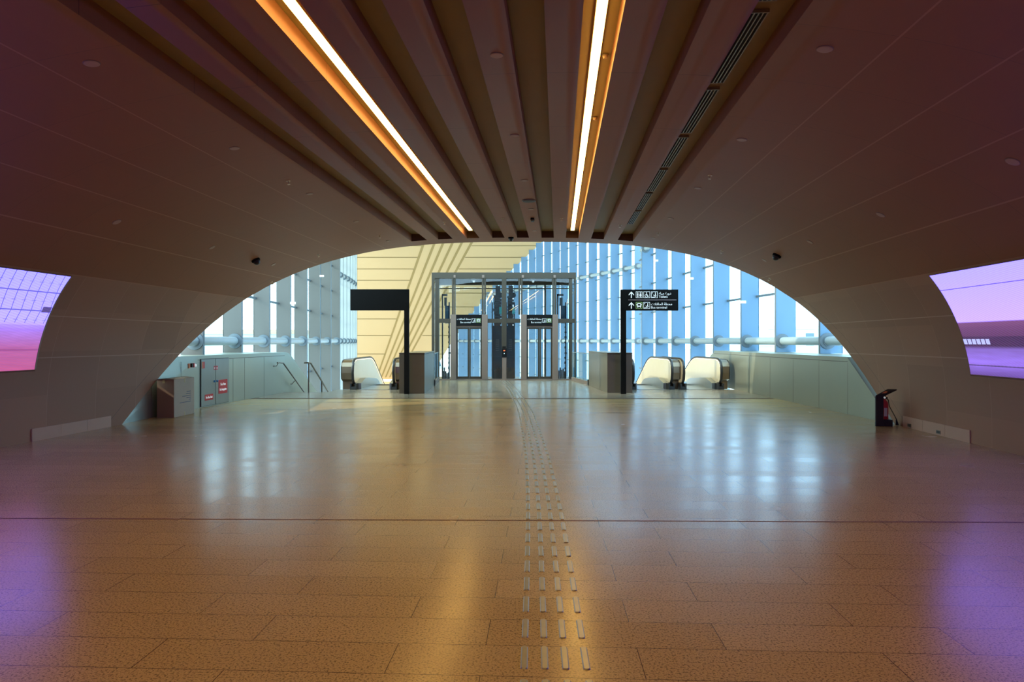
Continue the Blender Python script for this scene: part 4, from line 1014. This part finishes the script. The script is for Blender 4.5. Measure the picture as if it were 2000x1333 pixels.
# horizontal joints, left and right of the diagonal band of slots
diag_x = lambda y, x_at_742, x_at_475: x_at_742 + (742 - y) / (742 - 475.0) * (x_at_475 - x_at_742)
TOPX = [(735, 828), (743.5, 849), (751.5, 866), (759.5, 884), (767.5, 902), (775, 921)]
for yj in (480.5, 503.3, 525.8, 548, 573, 600, 623.5, 656, 692, 728):
    xe = diag_x(yj, *TOPX[0]); s = 0
    for a, b in ((697, xe), (diag_x(yj, *TOPX[-1]) + 3, 1000 + F * (fac_x(DY(yj)) - .1) / DY(yj))):
        if b <= a: continue
        for k in range(8):
            x0 = a + (b - a) * k / 8; x1 = a + (b - a) * (k + 1) / 8
            D0 = DY(yj); D1 = DY(yj + 1.3)
            o_ = Vector((0, -.05, 0)); seam.face([P(x0, yj + 1.3, D1) + o_, P(x1, yj + 1.3, D1) + o_, P(x1, yj, D0) + o_, P(x0, yj, D0) + o_])
sj = seam.build('panel_joint', M['cream_seam'], wf, fix=False)
for lo, hi in TOPX:
    mb = MB(); n = 24
    for k in range(n):
        y0 = 738 - (738 - 440) * k / n; y1 = 738 - (738 - 440) * (k + 1) / n
        w0 = 2.6 + (742 - y0) / 267 * 2.6; w1 = 2.6 + (742 - y1) / 267 * 2.6
        o_ = Vector((0, -.05, 0)); x0, x1 = diag_x(y0, lo, hi), diag_x(y1, lo, hi)
        mb.face([P(x0 - w0 / 2, y0, DY(y0)) + o_, P(x0 + w0 / 2, y0, DY(y0)) + o_, P(x1 + w1 / 2, y1, DY(y1)) + o_, P(x1 - w1 / 2, y1, DY(y1)) + o_])
    mb.build('diagonal_slot', M['cream_rib'], wf, fix=False)
yb = DY(742); zb = P(0, 742, yb).z
struct(MB().box(-22, 9, yb, yb + .5, zb - 3.0, zb - .3).build('trim_3', M['cream']))
tag(MB().box(-20, -6, yb - .3, yb - .2, zb - .28, zb - .12).build('cove_light', M['glow']), 'warm glowing cove strip along the foot of the cream wall', 'light strip')
struct(MB().box(-20, 12, 30, yb + 1, -7.2, -7.0).build('floor', M['lower']))

# ------------------------------------------------------------------ outside
g = MB().box(-600, 600, 12, 900, -9.2, -9.0).build('ground', M['ground']); struct(g)
def building(x0, x1, y0, y1, ztop, label, tan=False, wins=()):
    cx = (x0 + x1) / 2; t = thing('distant_building', label, 'building', (cx, y0, -9.0))
    MB().box(x0 - cx, x1 - cx, 0, y1 - y0, 0.001, ztop + 9).build('wall', M['bld'], t)
    MB().box(x0 - cx - .2, x1 - cx + .2, -.2, y1 - y0 + .2, ztop + 9, ztop + 9.8).build('roof_parapet', M['bld_tan'] if tan else M['bld'], t)
    n = 0
    for wx, wz, ww, wh in wins: MB().box(wx, wx + ww, -.05, .02, wz, wz + wh).build('window', M['bld_win'], t)
building(-95, -38, 120, 135, 2.8, 'low pale building with tan roof band seen through the left windows', True, [(-26 + i * 4.5, 5.0, 2.2, 3.0) for i in range(12)])
building(62, 92, 165, 180, 4.5, 'white block with dark windows seen through the right windows', False, [(-11 + i * 5, 9.5, 2, 3) for i in range(5)])
building(50, 60, 140, 150, .5, 'smaller white block seen low through the right windows', False, [(-3 + i * 3, 6, 1.5, 2) for i in range(3)])
hm = MB(); pts = []
for i in range(41): x = -330 + i * 7.5; pts.append((x, 3 + 2.2 * math.sin(i * .7) + 1.6 * math.sin(i * 1.9)))
v = [(x, 250, -9) for x, z in pts] + [(x, 256, z) for x, z in pts] + [(x, 290, -9) for x, z in pts]; n = len(pts)
hm.mesh(v, [(i, i + 1, n + i + 1, n + i) for i in range(n - 1)] + [(n + i, n + i + 1, 2 * n + i + 1, 2 * n + i) for i in range(n - 1)])
struct(hm.build('hill', M['hill'], fix=False))

# small white fittings clamped to the fin edges
for x, y, D, w in ((573, 593, 27.0, 'on the left glass wall above the stair handrails'), (629, 540, 34.0, 'high on the left glass wall near the arch'), (1281, 510, 33.0, 'high on the right glass wall above the lettered sign'),
                   (1349, 545, 28.9, 'on the right glass wall above the right escalator'), (1450, 591, 23.5, 'on the right glass wall above the right parapet')):
    t = thing('fin_fitting', 'small white box fitting ' + w, 'fitting', P(x, y, D), group='white fittings on the facade fins')
    MB().box(-.1, .1, -.08, -.01, -.045, .045).build('case', M['white'], t); MB().box(-.03, .03, -.01, .05, -.02, .02).build('bracket', M['frame'], t)
